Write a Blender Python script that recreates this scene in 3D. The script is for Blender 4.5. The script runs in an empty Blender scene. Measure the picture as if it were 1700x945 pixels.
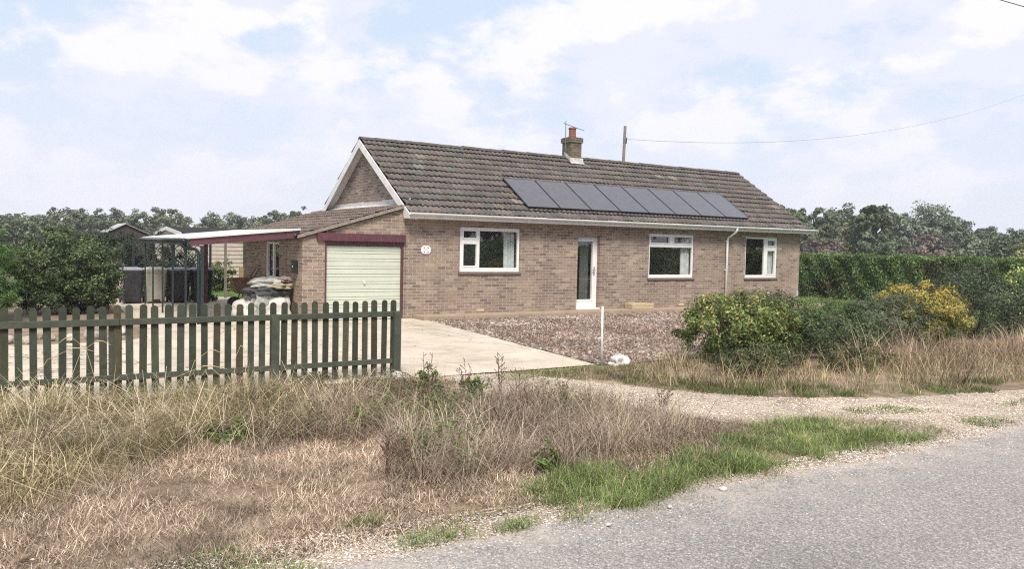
import bpy, math, random
import numpy as np
from mathutils import Matrix, Vector

# ------------------------------------------------------------------ camera, light, exposure
S = bpy.context.scene
COL = S.collection
FPX, CX, CY, CZ, YAW, PITCH, ROLL = 1342.5419, -8.2408, -17.9235, 1.7357, 0.5622, -0.0481, 0.0216
def cam_axes():
    f = np.array([math.sin(YAW)*math.cos(PITCH), math.cos(YAW)*math.cos(PITCH), math.sin(PITCH)])
    r = np.array([math.cos(YAW), -math.sin(YAW), 0.0]); u = np.cross(r, f)
    c, s = math.cos(ROLL), math.sin(ROLL)
    return c*r+s*u, -s*r+c*u, f
AR, AU, AF = cam_axes()
cam = bpy.data.objects.new('camera', bpy.data.cameras.new('camera'))
COL.objects.link(cam)
cam.data.sensor_width = 36; cam.data.lens = FPX/1700*36
cam.data.clip_start = 0.1; cam.data.clip_end = 3000
cam.matrix_world = Matrix(((AR[0], AU[0], -AF[0], CX), (AR[1], AU[1], -AF[1], CY), (AR[2], AU[2], -AF[2], CZ), (0, 0, 0, 1)))
S.camera = cam
SUN_EL, SUN_AZ = math.radians(50), math.radians(205)      # azimuth clockwise from +y: light comes from behind-left of the viewer
w = bpy.data.worlds.new('World'); S.world = w; w.use_nodes = True
nt = w.node_tree; nt.nodes.clear()
def wn(t, **k):
    n = nt.nodes.new(t)
    for a, b in k.items(): setattr(n, a, b)
    return n
def L(a, b): nt.links.new(a, b)
sky = wn('ShaderNodeTexSky', sky_type='NISHITA', sun_disc=False, sun_elevation=SUN_EL, sun_rotation=SUN_AZ, air_density=1.0, dust_density=2.5, ozone_density=1.5)
tc = wn('ShaderNodeTexCoord'); mp = wn('ShaderNodeMapping'); mp.inputs['Scale'].default_value = (1, 1, 1.9); mp.inputs['Location'].default_value = (3.35, 1.2, 0.35)
L(tc.outputs['Generated'], mp.inputs['Vector'])
def wnoise(vec, scale, detail, rough, dist=0.0):
    n = wn('ShaderNodeTexNoise'); n.inputs['Scale'].default_value = scale; n.inputs['Detail'].default_value = detail
    n.inputs['Roughness'].default_value = rough; n.inputs['Distortion'].default_value = dist; L(vec, n.inputs['Vector']); return n
n1 = wnoise(mp.outputs['Vector'], 5.2, 10, 0.6, 0.1)
mp2 = wn('ShaderNodeMapping'); mp2.inputs['Location'].default_value = (0.03, 0.0, 0.10); L(mp.outputs['Vector'], mp2.inputs['Vector'])
n2 = wnoise(mp2.outputs['Vector'], 5.2, 4, 0.5, 0.1)
cov = wn('ShaderNodeMapRange', interpolation_type='SMOOTHSTEP'); cov.inputs['From Min'].default_value = 0.40; cov.inputs['From Max'].default_value = 0.53
L(n1.outputs['Fac'], cov.inputs['Value'])
sub = wn('ShaderNodeMath', operation='SUBTRACT'); L(n1.outputs['Fac'], sub.inputs[0]); L(n2.outputs['Fac'], sub.inputs[1])
edge = wn('ShaderNodeMapRange', interpolation_type='SMOOTHSTEP'); edge.inputs['From Min'].default_value = -0.01; edge.inputs['From Max'].default_value = 0.09
L(sub.outputs[0], edge.inputs['Value'])
sep = wn('ShaderNodeSeparateXYZ'); L(tc.outputs['Generated'], sep.inputs[0])
ccol = wn('ShaderNodeMix', data_type='RGBA'); ccol.inputs[6].default_value = (7.85, 8.1, 9.3, 1); ccol.inputs[7].default_value = (9.15, 9.05, 9.8, 1)
L(edge.outputs[0], ccol.inputs[0])
blue = wn('ShaderNodeMix', data_type='RGBA'); blue.inputs[0].default_value = 0.88; blue.inputs[7].default_value = (6.75, 7.9, 9.5, 1)
L(sky.outputs[0], blue.inputs[6])
skm = wn('ShaderNodeMix', data_type='RGBA'); L(cov.outputs[0], skm.inputs[0]); L(blue.outputs[2], skm.inputs[6]); L(ccol.outputs[2], skm.inputs[7])
hz = wn('ShaderNodeMapRange', interpolation_type='SMOOTHSTEP'); hz.inputs['From Min'].default_value = 0.0; hz.inputs['From Max'].default_value = 0.26
hz.inputs['To Min'].default_value = 0.8; hz.inputs['To Max'].default_value = 0.0
L(sep.outputs['Z'], hz.inputs['Value'])
hm = wn('ShaderNodeMix', data_type='RGBA'); L(hz.outputs[0], hm.inputs[0]); L(skm.outputs[2], hm.inputs[6]); hm.inputs[7].default_value = (8.35, 8.5, 9.5, 1)
bg = wn('ShaderNodeBackground'); bg.inputs['Strength'].default_value = 0.086; L(hm.outputs[2], bg.inputs['Color'])
wo = wn('ShaderNodeOutputWorld'); L(bg.outputs[0], wo.inputs['Surface'])
sl = bpy.data.lights.new('sun', 'SUN'); sl.energy = 3.8; sl.angle = math.radians(18); sl.color = (1.0, 0.92, 0.80)
so = bpy.data.objects.new('sun', sl); COL.objects.link(so)
sd = Vector((math.sin(SUN_AZ)*math.cos(SUN_EL), math.cos(SUN_AZ)*math.cos(SUN_EL), math.sin(SUN_EL)))
so.rotation_euler = sd.to_track_quat('Z', 'Y').to_euler(); so.location = sd*60
S.view_settings.view_transform = 'Standard'; S.view_settings.look = 'None'; S.view_settings.gamma = 1
S.view_settings.exposure = 0.37; S.view_settings.use_curve_mapping = False
S.cycles.use_denoising = False; S.cycles.denoising_prefilter = 'ACCURATE'; S.cycles.denoising_input_passes = 'RGB_ALBEDO_NORMAL'; S.cycles.max_bounces = 6; S.cycles.transparent_max_bounces = 8
S.cycles.use_adaptive_sampling = True; S.cycles.adaptive_threshold = 0.003; S.cycles.pixel_filter_type = 'BLACKMAN_HARRIS'; S.cycles.filter_width = 1.15

# ------------------------------------------------------------------ helpers
rng = np.random.default_rng(7); random.seed(3)
def rays(px, py):
    return AF + AR*(px-850)/FPX - AU*(py-472.5)/FPX
def gp(px, py, z=-0.1):
    d = rays(px, py); t = (z-CZ)/d[2]; return (CX+d[0]*t, CY+d[1]*t)
def at_dist(px, dist, py=None):
    """ground position at a horizontal distance in the direction of a measured bearing, and the height of the sight line py there"""
    d = rays(px, py if py is not None else 410); h = math.hypot(d[0], d[1]); t = dist/h
    return CX+d[0]*t, CY+d[1]*t, CZ+d[2]*t
def inpoly(x, y, poly):
    c = np.zeros(len(x), bool); n = len(poly)
    for i in range(n):
        x1, y1 = poly[i]; x2, y2 = poly[(i+1) % n]
        if y1 == y2: continue
        k = ((y1 > y) != (y2 > y)) & (x < (x2-x1)*(y-y1)/(y2-y1)+x1)
        c ^= k
    return c
def tag(o, label=None, cat=None, group=None, kind=None):
    if label: o['label'] = label
    if cat: o['category'] = cat
    if group: o['group'] = group
    if kind: o['kind'] = kind
    return o
def empty(name, loc, label, cat, group=None):
    o = bpy.data.objects.new(name, None); COL.objects.link(o); o.location = loc; o.empty_display_size = .2
    return tag(o, label, cat, group)
def link(name, me, mat, parent=None, loc=None):
    o = bpy.data.objects.new(name, me); COL.objects.link(o)
    if mat is not None and not me.materials: me.materials.append(mat)
    if parent is not None:
        o.parent = parent
        base = Vector((0, 0, 0)); p = parent
        while p is not None: base += p.location; p = p.parent
        o.location = -base if loc is None else loc     # geometry is written in world coordinates
    elif loc is not None: o.location = loc
    return o
def mk(name, V, groups, mat, parent=None, col=None, smooth=False, loc=None):
    V = np.asarray(V, np.float32).reshape(-1, 3); me = bpy.data.meshes.new(name)
    groups = [np.asarray(g, np.int32) for g in groups if len(g)]
    nf = sum(len(g) for g in groups); nl = sum(g.size for g in groups)
    me.vertices.add(len(V)); me.vertices.foreach_set('co', V.ravel())
    me.loops.add(nl); me.loops.foreach_set('vertex_index', np.concatenate([g.ravel() for g in groups]))
    tot = np.concatenate([np.full(len(g), g.shape[1], np.int32) for g in groups])
    me.polygons.add(nf); me.polygons.foreach_set('loop_start', np.concatenate([[0], np.cumsum(tot)[:-1]]).astype(np.int32))
    if smooth: me.polygons.foreach_set('use_smooth', np.ones(nf, bool))
    me.update(calc_edges=True)
    if col is not None:
        a = me.color_attributes.new('Col', 'FLOAT_COLOR', 'POINT')
        c = np.ones((len(V), 4), np.float32); c[:, :3] = col; a.data.foreach_set('color', c.ravel())
    me.validate()
    return link(name, me, mat, parent, loc)
class MB:
    def __init__(s): s.V = []; s.F = []
    def add(s, vs, fs):
        b = len(s.V); s.V += [tuple(v) for v in vs]; s.F += [tuple(b+i for i in f) for f in fs]; return s
    def box(s, x0, x1, y0, y1, z0, z1):
        v = [(x0, y0, z0), (x1, y0, z0), (x1, y1, z0), (x0, y1, z0), (x0, y0, z1), (x1, y0, z1), (x1, y1, z1), (x0, y1, z1)]
        return s.add(v, [(0, 3, 2, 1), (4, 5, 6, 7), (0, 1, 5, 4), (1, 2, 6, 5), (2, 3, 7, 6), (3, 0, 4, 7)])
    def prism(s, pts, axis, a, b):
        """pts: 2-D outline, axis: extrusion axis (0 x: pts=(y,z); 1 y: pts=(x,z); 2 z: pts=(x,y))"""
        def P(p, t): return (t, p[0], p[1]) if axis == 0 else (p[0], t, p[1]) if axis == 1 else (p[0], p[1], t)
        n = len(pts); v = [P(p, a) for p in pts]+[P(p, b) for p in pts]
        return s.add(v, [tuple(range(n))[::-1], tuple(range(n, 2*n))]+[(i, (i+1) % n, n+(i+1) % n, n+i) for i in range(n)])
    def tube(s, pts, r, n=8, r2=None, cap=True):
        pts = [Vector(p) for p in pts]; m = len(pts); b = len(s.V); up = None
        for i, p in enumerate(pts):
            d = (pts[min(i+1, m-1)]-pts[max(i-1, 0)]).normalized()
            if up is None: up = Vector((0, 0, 1)) if abs(d.z) < .9 else Vector((1, 0, 0))
            a = d.cross(up).normalized(); c = a.cross(d).normalized(); up = c if abs(c.dot(d)) < .9 else up
            rr = r if r2 is None else r+(r2-r)*i/(m-1)
            for k in range(n):
                t = 2*math.pi*k/n; s.V.append(tuple(p+a*(rr*math.cos(t))+c*(rr*math.sin(t))))
        for i in range(m-1):
            for k in range(n): s.F.append((b+i*n+k, b+i*n+(k+1) % n, b+(i+1)*n+(k+1) % n, b+(i+1)*n+k))
        if cap: s.F.append(tuple(b+k for k in range(n))[::-1]); s.F.append(tuple(b+(m-1)*n+k for k in range(n)))
        return s
    def build(s, name, mat, parent=None, bevel=0, smooth=False, label=None, loc=None):
        me = bpy.data.meshes.new(name); me.from_pydata(s.V, [], s.F); me.update()
        if smooth: me.polygons.foreach_set('use_smooth', np.ones(len(me.polygons), bool))
        o = link(name, me, mat, parent, loc)
        import bmesh
        bm = bmesh.new(); bm.from_mesh(me); bmesh.ops.recalc_face_normals(bm, faces=bm.faces); bm.to_mesh(me); bm.free()
        if bevel:
            m = o.modifiers.new('bevel', 'BEVEL'); m.width = bevel; m.segments = 2; m.limit_method = 'ANGLE'
        if label: o['label'] = label
        return o

# ------------------------------------------------------------------ materials
def M(name):
    m = bpy.data.materials.new(name); m.use_nodes = True; t = m.node_tree
    return m, t, t.nodes['Principled BSDF']
def nd(t, typ, **k):
    n = t.nodes.new(typ)
    for a, b in k.items(): setattr(n, a, b)
    return n
def noise(t, vec, scale, detail=4, rough=.55, dist=0):
    n = nd(t, 'ShaderNodeTexNoise'); n.inputs['Scale'].default_value = scale; n.inputs['Detail'].default_value = detail
    n.inputs['Roughness'].default_value = rough; n.inputs['Distortion'].default_value = dist
    if vec is not None: t.links.new(vec, n.inputs['Vector'])
    return n
def ramp(t, fac, stops, interp='LINEAR'):
    r = nd(t, 'ShaderNodeValToRGB'); r.color_ramp.interpolation = interp; e = r.color_ramp.elements
    while len(e) < len(stops): e.new(0.5)
    for i, (p, c) in enumerate(stops): e[i].position = p; e[i].color = (*c, 1)
    t.links.new(fac, r.inputs[0]); return r
def mix(t, fac, a, b, mode='MIX'):
    m = nd(t, 'ShaderNodeMix', data_type='RGBA', blend_type=mode)
    for i, v in ((0, fac), (6, a), (7, b)):
        if hasattr(v, 'is_output') or hasattr(v, 'links'): t.links.new(v, m.inputs[i])
        elif i == 0: m.inputs[0].default_value = v
        else: m.inputs[i].default_value = (*v, 1)
    return m.outputs[2]
def math_(t, op, a, b=None):
    m = nd(t, 'ShaderNodeMath', operation=op)
    for i, v in ((0, a), (1, b)):
        if v is None: continue
        if hasattr(v, 'links'): t.links.new(v, m.inputs[i])
        else: m.inputs[i].default_value = v
    return m.outputs[0]
def bump(t, b, h, strength=.4, dist=.01):
    n = nd(t, 'ShaderNodeBump'); n.inputs['Strength'].default_value = strength; n.inputs['Distance'].default_value = dist
    t.links.new(h, n.inputs['Height']); t.links.new(n.outputs[0], b.inputs['Normal'])
def geo(t): return nd(t, 'ShaderNodeNewGeometry').outputs['Position']
def simple(name, c, rough=.6, c2=None, scale=8, spec=.5, metal=0, b=0, detail=5):
    m, t, p = M(name); p.inputs['Roughness'].default_value = rough; p.inputs['Metallic'].default_value = metal
    p.inputs['Specular IOR Level'].default_value = spec
    if c2 is None: c2 = tuple(x*.82 for x in c)
    n = noise(t, geo(t), scale, detail, .6); r = ramp(t, n.outputs['Fac'], [(.3, c2), (.68, c)])
    t.links.new(r.outputs[0], p.inputs['Base Color'])
    if b: bump(t, p, n.outputs['Fac'], b, .01)
    return m
def brick(name, axis):
    m, t, p = M(name); pos = geo(t); s = nd(t, 'ShaderNodeSeparateXYZ'); t.links.new(pos, s.inputs[0])
    u = s.outputs['X'] if axis == 0 else s.outputs['Y']
    z = math_(t, 'ADD', s.outputs['Z'], 10.0); u = math_(t, 'ADD', u, 50.0)
    wob = noise(t, pos, 9, 3); zz = math_(t, 'ADD', z, math_(t, 'MULTIPLY', math_(t, 'SUBTRACT', wob.outputs['Fac'], .5), .006))
    row = math_(t, 'FLOOR', math_(t, 'DIVIDE', zz, .075)); fz = math_(t, 'FRACT', math_(t, 'DIVIDE', zz, .075))
    off = math_(t, 'MULTIPLY', math_(t, 'MODULO', row, 2.0), .5)
    uu = math_(t, 'ADD', math_(t, 'DIVIDE', u, .225), off); colm = math_(t, 'FLOOR', uu); fx = math_(t, 'FRACT', uu)
    cv = nd(t, 'ShaderNodeCombineXYZ'); t.links.new(row, cv.inputs[0]); t.links.new(colm, cv.inputs[1])
    wnz = nd(t, 'ShaderNodeTexWhiteNoise', noise_dimensions='3D'); t.links.new(cv.outputs[0], wnz.inputs['Vector'])
    c = ramp(t, wnz.outputs['Value'], [(0, (.175, .138, .125)), (.09, (.225, .175, .152)), (.28, (.26, .20, .17)), (.52, (.295, .232, .193)), (.74, (.275, .222, .175)), (.9, (.345, .285, .235))], 'CONSTANT')
    fine = noise(t, pos, 38, 6, .65); c1 = mix(t, .55, c.outputs[0], ramp(t, fine.outputs['Fac'], [(.3, (.30, .30, .30)), (.72, (.68, .68, .68))]).outputs[0], 'OVERLAY')
    big = noise(t, pos, .9, 3); c1 = mix(t, 1.0, c1, ramp(t, big.outputs['Fac'], [(.3, (.86, .84, .84)), (.7, (1.06, 1.04, 1.0))]).outputs[0], 'MULTIPLY')
    wm = nd(t, 'ShaderNodeMapping'); wm.inputs['Scale'].default_value = (2.6, 2.6, .35); t.links.new(pos, wm.inputs[0]); ws = noise(t, wm.outputs[0], 1.0, 5, .65)
    c1 = mix(t, 1.0, c1, ramp(t, ws.outputs['Fac'], [(.3, (.80, .79, .80)), (.5, (1, 1, 1)), (.74, (1.10, 1.09, 1.07))]).outputs[0], 'MULTIPLY')
    mz = math_(t, 'LESS_THAN', fz, .14); mx = math_(t, 'LESS_THAN', fx, .05); mo = math_(t, 'MAXIMUM', mz, mx)
    mn = noise(t, pos, 22, 3); mc = ramp(t, mn.outputs['Fac'], [(.35, (.30, .25, .215)), (.7, (.52, .46, .41))])
    cc = mix(t, mo, c1, mc.outputs[0]); t.links.new(cc, p.inputs['Base Color'])
    p.inputs['Roughness'].default_value = .9; p.inputs['Specular IOR Level'].default_value = .2
    h = math_(t, 'ADD', math_(t, 'SUBTRACT', 1.0, mo), math_(t, 'MULTIPLY', fine.outputs['Fac'], .5)); bump(t, p, h, .55, .006)
    return m
def vcol(name, rough=.6, trans=0.0, spec=.3, nz=0, bmp=0):
    m, t, p = M(name); a = nd(t, 'ShaderNodeAttribute', attribute_name='Col'); c = a.outputs['Color']
    p.inputs['Roughness'].default_value = rough; p.inputs['Specular IOR Level'].default_value = spec
    if nz:
        n = noise(t, geo(t), nz, 5, .65); c = mix(t, 1.0, c, ramp(t, n.outputs['Fac'], [(.3, (.7, .7, .7)), (.7, (1.25, 1.25, 1.25))]).outputs[0], 'MULTIPLY')
        if bmp: bump(t, p, n.outputs['Fac'], bmp, .01)
    t.links.new(c, p.inputs['Base Color'])
    if trans:
        tr = nd(t, 'ShaderNodeBsdfTranslucent'); t.links.new(c, tr.inputs['Color'])
        ms = nd(t, 'ShaderNodeMixShader'); ms.inputs[0].default_value = trans
        t.links.new(p.outputs[0], ms.inputs[1]); t.links.new(tr.outputs[0], ms.inputs[2])
        t.links.new(ms.outputs[0], t.nodes['Material Output'].inputs['Surface'])
    return m
BRX, BRY = brick('brick_front', 0), brick('brick_side', 1)
WHITE = simple('white_upvc', (.78, .78, .78), .35, (.70, .70, .71), 3)
WHITEP = simple('white_fascia_paint', (.80, .80, .79), .45, (.62, .61, .59), 5)
GREYSILL = simple('sill_tile', (.20, .14, .13), .7, (.13, .09, .085), 20)
PURPLE = simple('plum_timber_paint', (.115, .042, .055), .5, (.07, .026, .034), 12)
BLACK = simple('black_plastic', (.018, .018, .024), .35, (.012, .012, .016), 10)
DGREEN = simple('dark_green_steel', (.018, .032, .034), .45, (.012, .02, .022), 10)
LEAF = vcol('leaf', .5, .25, .35); GRASS = vcol('grass_blade', .55, .2, .3); STRAW = vcol('straw', .75, .12, .15)
BARK = simple('bark', (.13, .10, .075), .9, (.06, .045, .035), 14, b=.6)
TILE = vcol('roof_tile', .85, 0, .25, 14, .5)
def lichen(m):
    t = m.node_tree; p = t.nodes['Principled BSDF']; src = p.inputs['Base Color'].links[0].from_socket; pos = geo(t)
    a = noise(t, pos, 26, 4, .7); b_ = noise(t, pos, 2.1, 3); k = math_(t, 'ADD', a.outputs['Fac'], math_(t, 'MULTIPLY', b_.outputs['Fac'], .25))
    f = nd(t, 'ShaderNodeMapRange'); f.inputs['From Min'].default_value = .745; f.inputs['From Max'].default_value = .79; t.links.new(k, f.inputs['Value'])
    t.links.new(mix(t, f.outputs[0], src, (.36, .34, .30)), p.inputs['Base Color'])
lichen(TILE); STONE = vcol('stone_chips', .8, 0, .3, 60, .3)

def gmat(name, stops, scale=6, fine=60, fstr=.5, rough=.9, b=.5, bd=.02):
    m, t, p = M(name); pos = geo(t); n = noise(t, pos, scale, 8, .62, .3); r = ramp(t, n.outputs['Fac'], stops)
    f = noise(t, pos, fine, 5, .7); c = mix(t, fstr, r.outputs[0], ramp(t, f.outputs['Fac'], [(.33, (.22, .22, .22)), (.68, (.78, .78, .78))]).outputs[0], 'OVERLAY')
    t.links.new(c, p.inputs['Base Color']); p.inputs['Roughness'].default_value = rough; p.inputs['Specular IOR Level'].default_value = .15
    bump(t, p, f.outputs['Fac'], b, bd); return m
G_FIELD = gmat('rough_grass_soil', [(.3, (.10, .085, .05)), (.5, (.075, .10, .04)), (.7, (.13, .12, .06))], .8, 25)
G_VERGE = gmat('dry_verge_soil', [(.28, (.13, .092, .066)), (.5, (.24, .18, .13)), (.72, (.38, .31, .225))], 3.2, 70)
G_LAWN = gmat('mown_lawn', [(.3, (.07, .11, .03)), (.7, (.13, .18, .055))], 2.5, 90)
G_TRACK = gmat('pale_stone_track', [(.3, (.26, .20, .15)), (.5, (.42, .35, .28)), (.7, (.54, .47, .38))], 1.8, 120, .7)
G_BED = gmat('shingle_bed', [(.3, (.12, .085, .07)), (.5, (.22, .165, .135)), (.72, (.36, .29, .24))], 1.6, 45, .8, b=.9)
# road: worn chipping surface
ROADM, t, p = M('worn_chip_asphalt'); pos = geo(t)
v1 = nd(t, 'ShaderNodeTexVoronoi'); v1.inputs['Scale'].default_value = 105; t.links.new(pos, v1.inputs['Vector'])
rr = ramp(t, v1.outputs['Color'], [(0, (.12, .113, .105)), (.35, (.21, .20, .19)), (.7, (.31, .298, .28)), (1, (.55, .53, .50))])
big = noise(t, pos, .55, 4, .6); c = mix(t, 1.0, rr.outputs[0], ramp(t, big.outputs['Fac'], [(.3, (.86, .85, .86)), (.7, (1.12, 1.10, 1.08))]).outputs[0], 'MULTIPLY')
sy_ = nd(t, 'ShaderNodeSeparateXYZ'); t.links.new(pos, sy_.inputs[0])
wob_ = noise(t, pos, .35, 3); yy_ = math_(t, 'ADD', sy_.outputs['Y'], math_(t, 'MULTIPLY', wob_.outputs['Fac'], .5))
for yc, wd_, am in ((-14.75, .32, (.87, .87, .88)), (-16.35, .34, (.86, .86, .87))):
    dd_ = math_(t, 'ABSOLUTE', math_(t, 'SUBTRACT', yy_, yc)); mr = nd(t, 'ShaderNodeMapRange', interpolation_type='SMOOTHSTEP'); mr.inputs['From Min'].default_value = 0; mr.inputs['From Max'].default_value = wd_*1.6
    mr.inputs['To Min'].default_value = 1; mr.inputs['To Max'].default_value = 0; t.links.new(dd_, mr.inputs['Value']); c = mix(t, mr.outputs[0], c, am, 'MULTIPLY') if False else mix(t, mr.outputs[0], c, mix(t, 1.0, c, am, 'MULTIPLY'))
edn = noise(t, pos, 3.5, 5, .7); ed = nd(t, 'ShaderNodeMapRange'); ed.inputs['From Min'].default_value = -14.35; ed.inputs['From Max'].default_value = -13.4; t.links.new(sy_.outputs['Y'], ed.inputs['Value'])
ed2 = math_(t, 'MULTIPLY', ed.outputs[0], ramp(t, edn.outputs['Fac'], [(.4, (0, 0, 0)), (.6, (1, 1, 1))]).outputs[0]); c = mix(t, ed2, c, (.42, .37, .32))
n9 = noise(t, pos, 34, 5, .7); c = mix(t, .6, c, ramp(t, n9.outputs['Fac'], [(.3, (.25, .25, .25)), (.7, (.75, .75, .75))]).outputs[0], 'OVERLAY')
t.links.new(c, p.inputs['Base Color']); p.inputs['Roughness'].default_value = .85; bump(t, p, v1.outputs['Distance'], .6, .006)
# concrete drive with joints
CONC, t, p = M('pale_concrete'); pos = geo(t)
n1_ = noise(t, pos, 1.3, 6, .6); r1 = ramp(t, n1_.outputs['Fac'], [(.3, (.43, .37, .295)), (.55, (.51, .45, .365)), (.75, (.57, .51, .42))])
n2_ = noise(t, pos, 55, 4, .7); c = mix(t, .35, r1.outputs[0], ramp(t, n2_.outputs['Fac'], [(.3, (.25, .25, .25)), (.7, (.75, .75, .75))]).outputs[0], 'OVERLAY')
bt = nd(t, 'ShaderNodeTexBrick'); bt.offset = 0; bt.inputs['Scale'].default_value = 1; bt.inputs['Brick Width'].default_value = 3.1; bt.inputs['Row Height'].default_value = 2.6
bt.inputs['Mortar Size'].default_value = .012; bt.inputs['Mortar Smooth'].default_value = .2
mpp = nd(t, 'ShaderNodeMapping'); mpp.inputs['Location'].default_value = (.4, 1.1, 0); t.links.new(pos, mpp.inputs[0]); t.links.new(mpp.outputs[0], bt.inputs['Vector'])
nbr = noise(t, pos, 2.2, 3); brk = math_(t, 'MULTIPLY', bt.outputs['Fac'], math_(t, 'GREATER_THAN', nbr.outputs['Fac'], .47))
vc = nd(t, 'ShaderNodeTexVoronoi', feature='DISTANCE_TO_EDGE'); vc.inputs['Scale'].default_value = .33; nv_ = noise(t, pos, 1.8, 4); vm = nd(t, 'ShaderNodeVectorMath', operation='ADD'); t.links.new(pos, vm.inputs[0])
sc_ = nd(t, 'ShaderNodeVectorMath', operation='SCALE'); sc_.inputs['Scale'].default_value = .5; t.links.new(nv_.outputs['Color'], sc_.inputs[0]); t.links.new(sc_.outputs[0], vm.inputs[1]); t.links.new(vm.outputs[0], vc.inputs['Vector'])
crk = math_(t, 'LESS_THAN', vc.outputs['Distance'], .0035); c = mix(t, crk, c, (.24, .19, .145))
st_ = noise(t, pos, .8, 6, .7, .6); c = mix(t, 1.0, c, ramp(t, st_.outputs['Fac'], [(.32, (.72, .69, .66)), (.5, (1, 1, 1)), (.72, (1.05, 1.04, 1.02))]).outputs[0], 'MULTIPLY')
c = mix(t, brk, c, (.20, .16, .12)); t.links.new(c, p.inputs['Base Color']); p.inputs['Roughness'].default_value = .85; bump(t, p, n2_.outputs['Fac'], .3, .005)
PATHM = gmat('buff_paving', [(.3, (.29, .225, .17)), (.7, (.39, .315, .24))], 2.5, 60, .4)
# glass
def glass_mat(name, tint=(.93, .94, .94)):
    m, t, p = M(name); t.nodes.remove(p); tr = nd(t, 'ShaderNodeBsdfTransparent'); tr.inputs[0].default_value = (*tint, 1)
    gl = nd(t, 'ShaderNodeBsdfGlossy'); gl.inputs['Roughness'].default_value = .02; gl.inputs['Color'].default_value = (.95, .95, .95, 1)
    fr = nd(t, 'ShaderNodeLayerWeight'); fr.inputs['Blend'].default_value = .5; ms = nd(t, 'ShaderNodeMixShader')
    f2 = math_(t, 'ADD', math_(t, 'MULTIPLY', math_(t, 'POWER', fr.outputs['Facing'], 3.0), .75), .11)
    t.links.new(f2, ms.inputs[0]); t.links.new(tr.outputs[0], ms.inputs[1]); t.links.new(gl.outputs[0], ms.inputs[2])
    t.links.new(ms.outputs[0], t.nodes['Material Output'].inputs['Surface']); return m
GLASS = glass_mat('window_glass')
CURT = simple('curtain_cloth', (.78, .82, .82), .9, (.5, .56, .57), 6)
ROOM = simple('interior_plaster', (.55, .53, .50), .9)
PANEL, t, p = M('solar_glass'); p.inputs['Roughness'].default_value = .22; p.inputs['Base Color'].default_value = (.035, .036, .048, 1); p.inputs['Specular IOR Level'].default_value = .55
n = noise(t, geo(t), 5, 5, .6); r = ramp(t, n.outputs['Fac'], [(.3, (.066, .066, .080)), (.7, (.088, .087, .104))]); t.links.new(r.outputs[0], p.inputs['Base Color'])
LEAD = simple('lead_flashing', (.55, .54, .53), .5, (.33, .32, .32), 9)
WOODG, t, p = M('weathered_green_timber'); n = noise(t, geo(t), 7, 6, .65); r = ramp(t, n.outputs['Fac'], [(.32, (.036, .045, .034)), (.55, (.056, .068, .049)), (.72, (.088, .085, .058))])
t.links.new(r.outputs[0], p.inputs['Base Color']); p.inputs['Roughness'].default_value = .75; bump(t, p, n.outputs['Fac'], .3, .004)
WOODP = vcol('green_stained_picket', .75, 0, .25, 9, .3)
OLDWOOD = simple('grey_timber', (.24, .20, .16), .85, (.12, .10, .08), 10, b=.4)
YWOOD = simple('yellow_timber', (.36, .25, .11), .8, (.22, .15, .07), 10)

# ------------------------------------------------------------------ ground surfaces
def sheet(name, pts, z, mat, jag=0.0, step=.15, thick=0):
    """flat ragged-edged polygon: outline resampled and jittered"""
    out = []
    for i in range(len(pts)):
        a = np.array(pts[i]); b = np.array(pts[(i+1) % len(pts)]); d = np.linalg.norm(b-a); n = max(1, int(d/step)) if jag else 1
        n = min(n, 260); nrm = np.array([-(b-a)[1], (b-a)[0]])/max(d, 1e-6)
        for k in range(n):
            q = a+(b-a)*k/n
            if jag: q = q+nrm*rng.normal(0, jag)
            out.append(q)
    from mathutils.geometry import delaunay_2d_cdt
    m_ = len(out); vo, _, fo, *_r = delaunay_2d_cdt([Vector((float(q[0]), float(q[1]))) for q in out], [], [list(range(m_))], 1, 1e-5)
    me = bpy.data.meshes.new(name); fs = []
    for f in fo:
        a_, b_, c_ = [vo[i] for i in f[:3]]
        fs.append(tuple(f) if (b_-a_).cross(c_-a_) > 0 else tuple(f)[::-1])
    me.from_pydata([(v[0], v[1], z) for v in vo], [], fs); me.update(); o = link(name, me, mat)
    return tag(o, kind='structure')
def grid_sheet(name, x0, x1, y0, y1, step, z, amp, mat, poly=None):
    nx = int((x1-x0)/step)+1; ny = int((y1-y0)/step)+1
    X, Y = np.meshgrid(np.linspace(x0, x1, nx), np.linspace(y0, y1, ny))
    Z = z+amp*(np.sin(X*1.7+Y*.6)*.5+np.sin(Y*2.9-X*.8)*.3)+rng.normal(0, amp*.15, X.shape)
    V = np.stack([X, Y, Z], -1).reshape(-1, 3)
    i = np.arange(nx*ny).reshape(ny, nx); q = np.stack([i[:-1, :-1], i[:-1, 1:], i[1:, 1:], i[1:, :-1]], -1).reshape(-1, 4)
    if poly is not None:
        c = V[q].mean(1); q = q[inpoly(c[:, 0], c[:, 1], poly)]
    return tag(mk(name, V, [q], mat, smooth=True), kind='structure')
R_ = 1500
tag(mk('ground', [(-R_, -R_, -.112), (R_, -R_, -.112), (R_, R_, -.112), (-R_, R_, -.112)], [[(0, 1, 2, 3)]], G_FIELD), kind='structure')
road_edge = -13.62
sheet('road', [(-200, road_edge-.25), (-30, road_edge-.1)]+[(x, road_edge+.05*math.sin(x*1.3)) for x in np.arange(-12, 4, .8)]+[(10, -13.3), (40, -12.6), (200, -9), (200, -16.5), (40, -19.5), (10, -20.2), (-30, -20.6), (-200, -20.8)], -.088, ROADM, .012, .12)
sheet('verge', [(-60, -13.9), (-6, -13.75), (.2, -13.6), (3.0, -13.3), (40, -12.3), (120, -9.5), (120, -6.0), (40, -8.0), (7, -8.2), (1.2, -8.15), (-.4, -8.05), (-60, -7.95)], -.108, G_VERGE, .02, .2)
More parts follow.
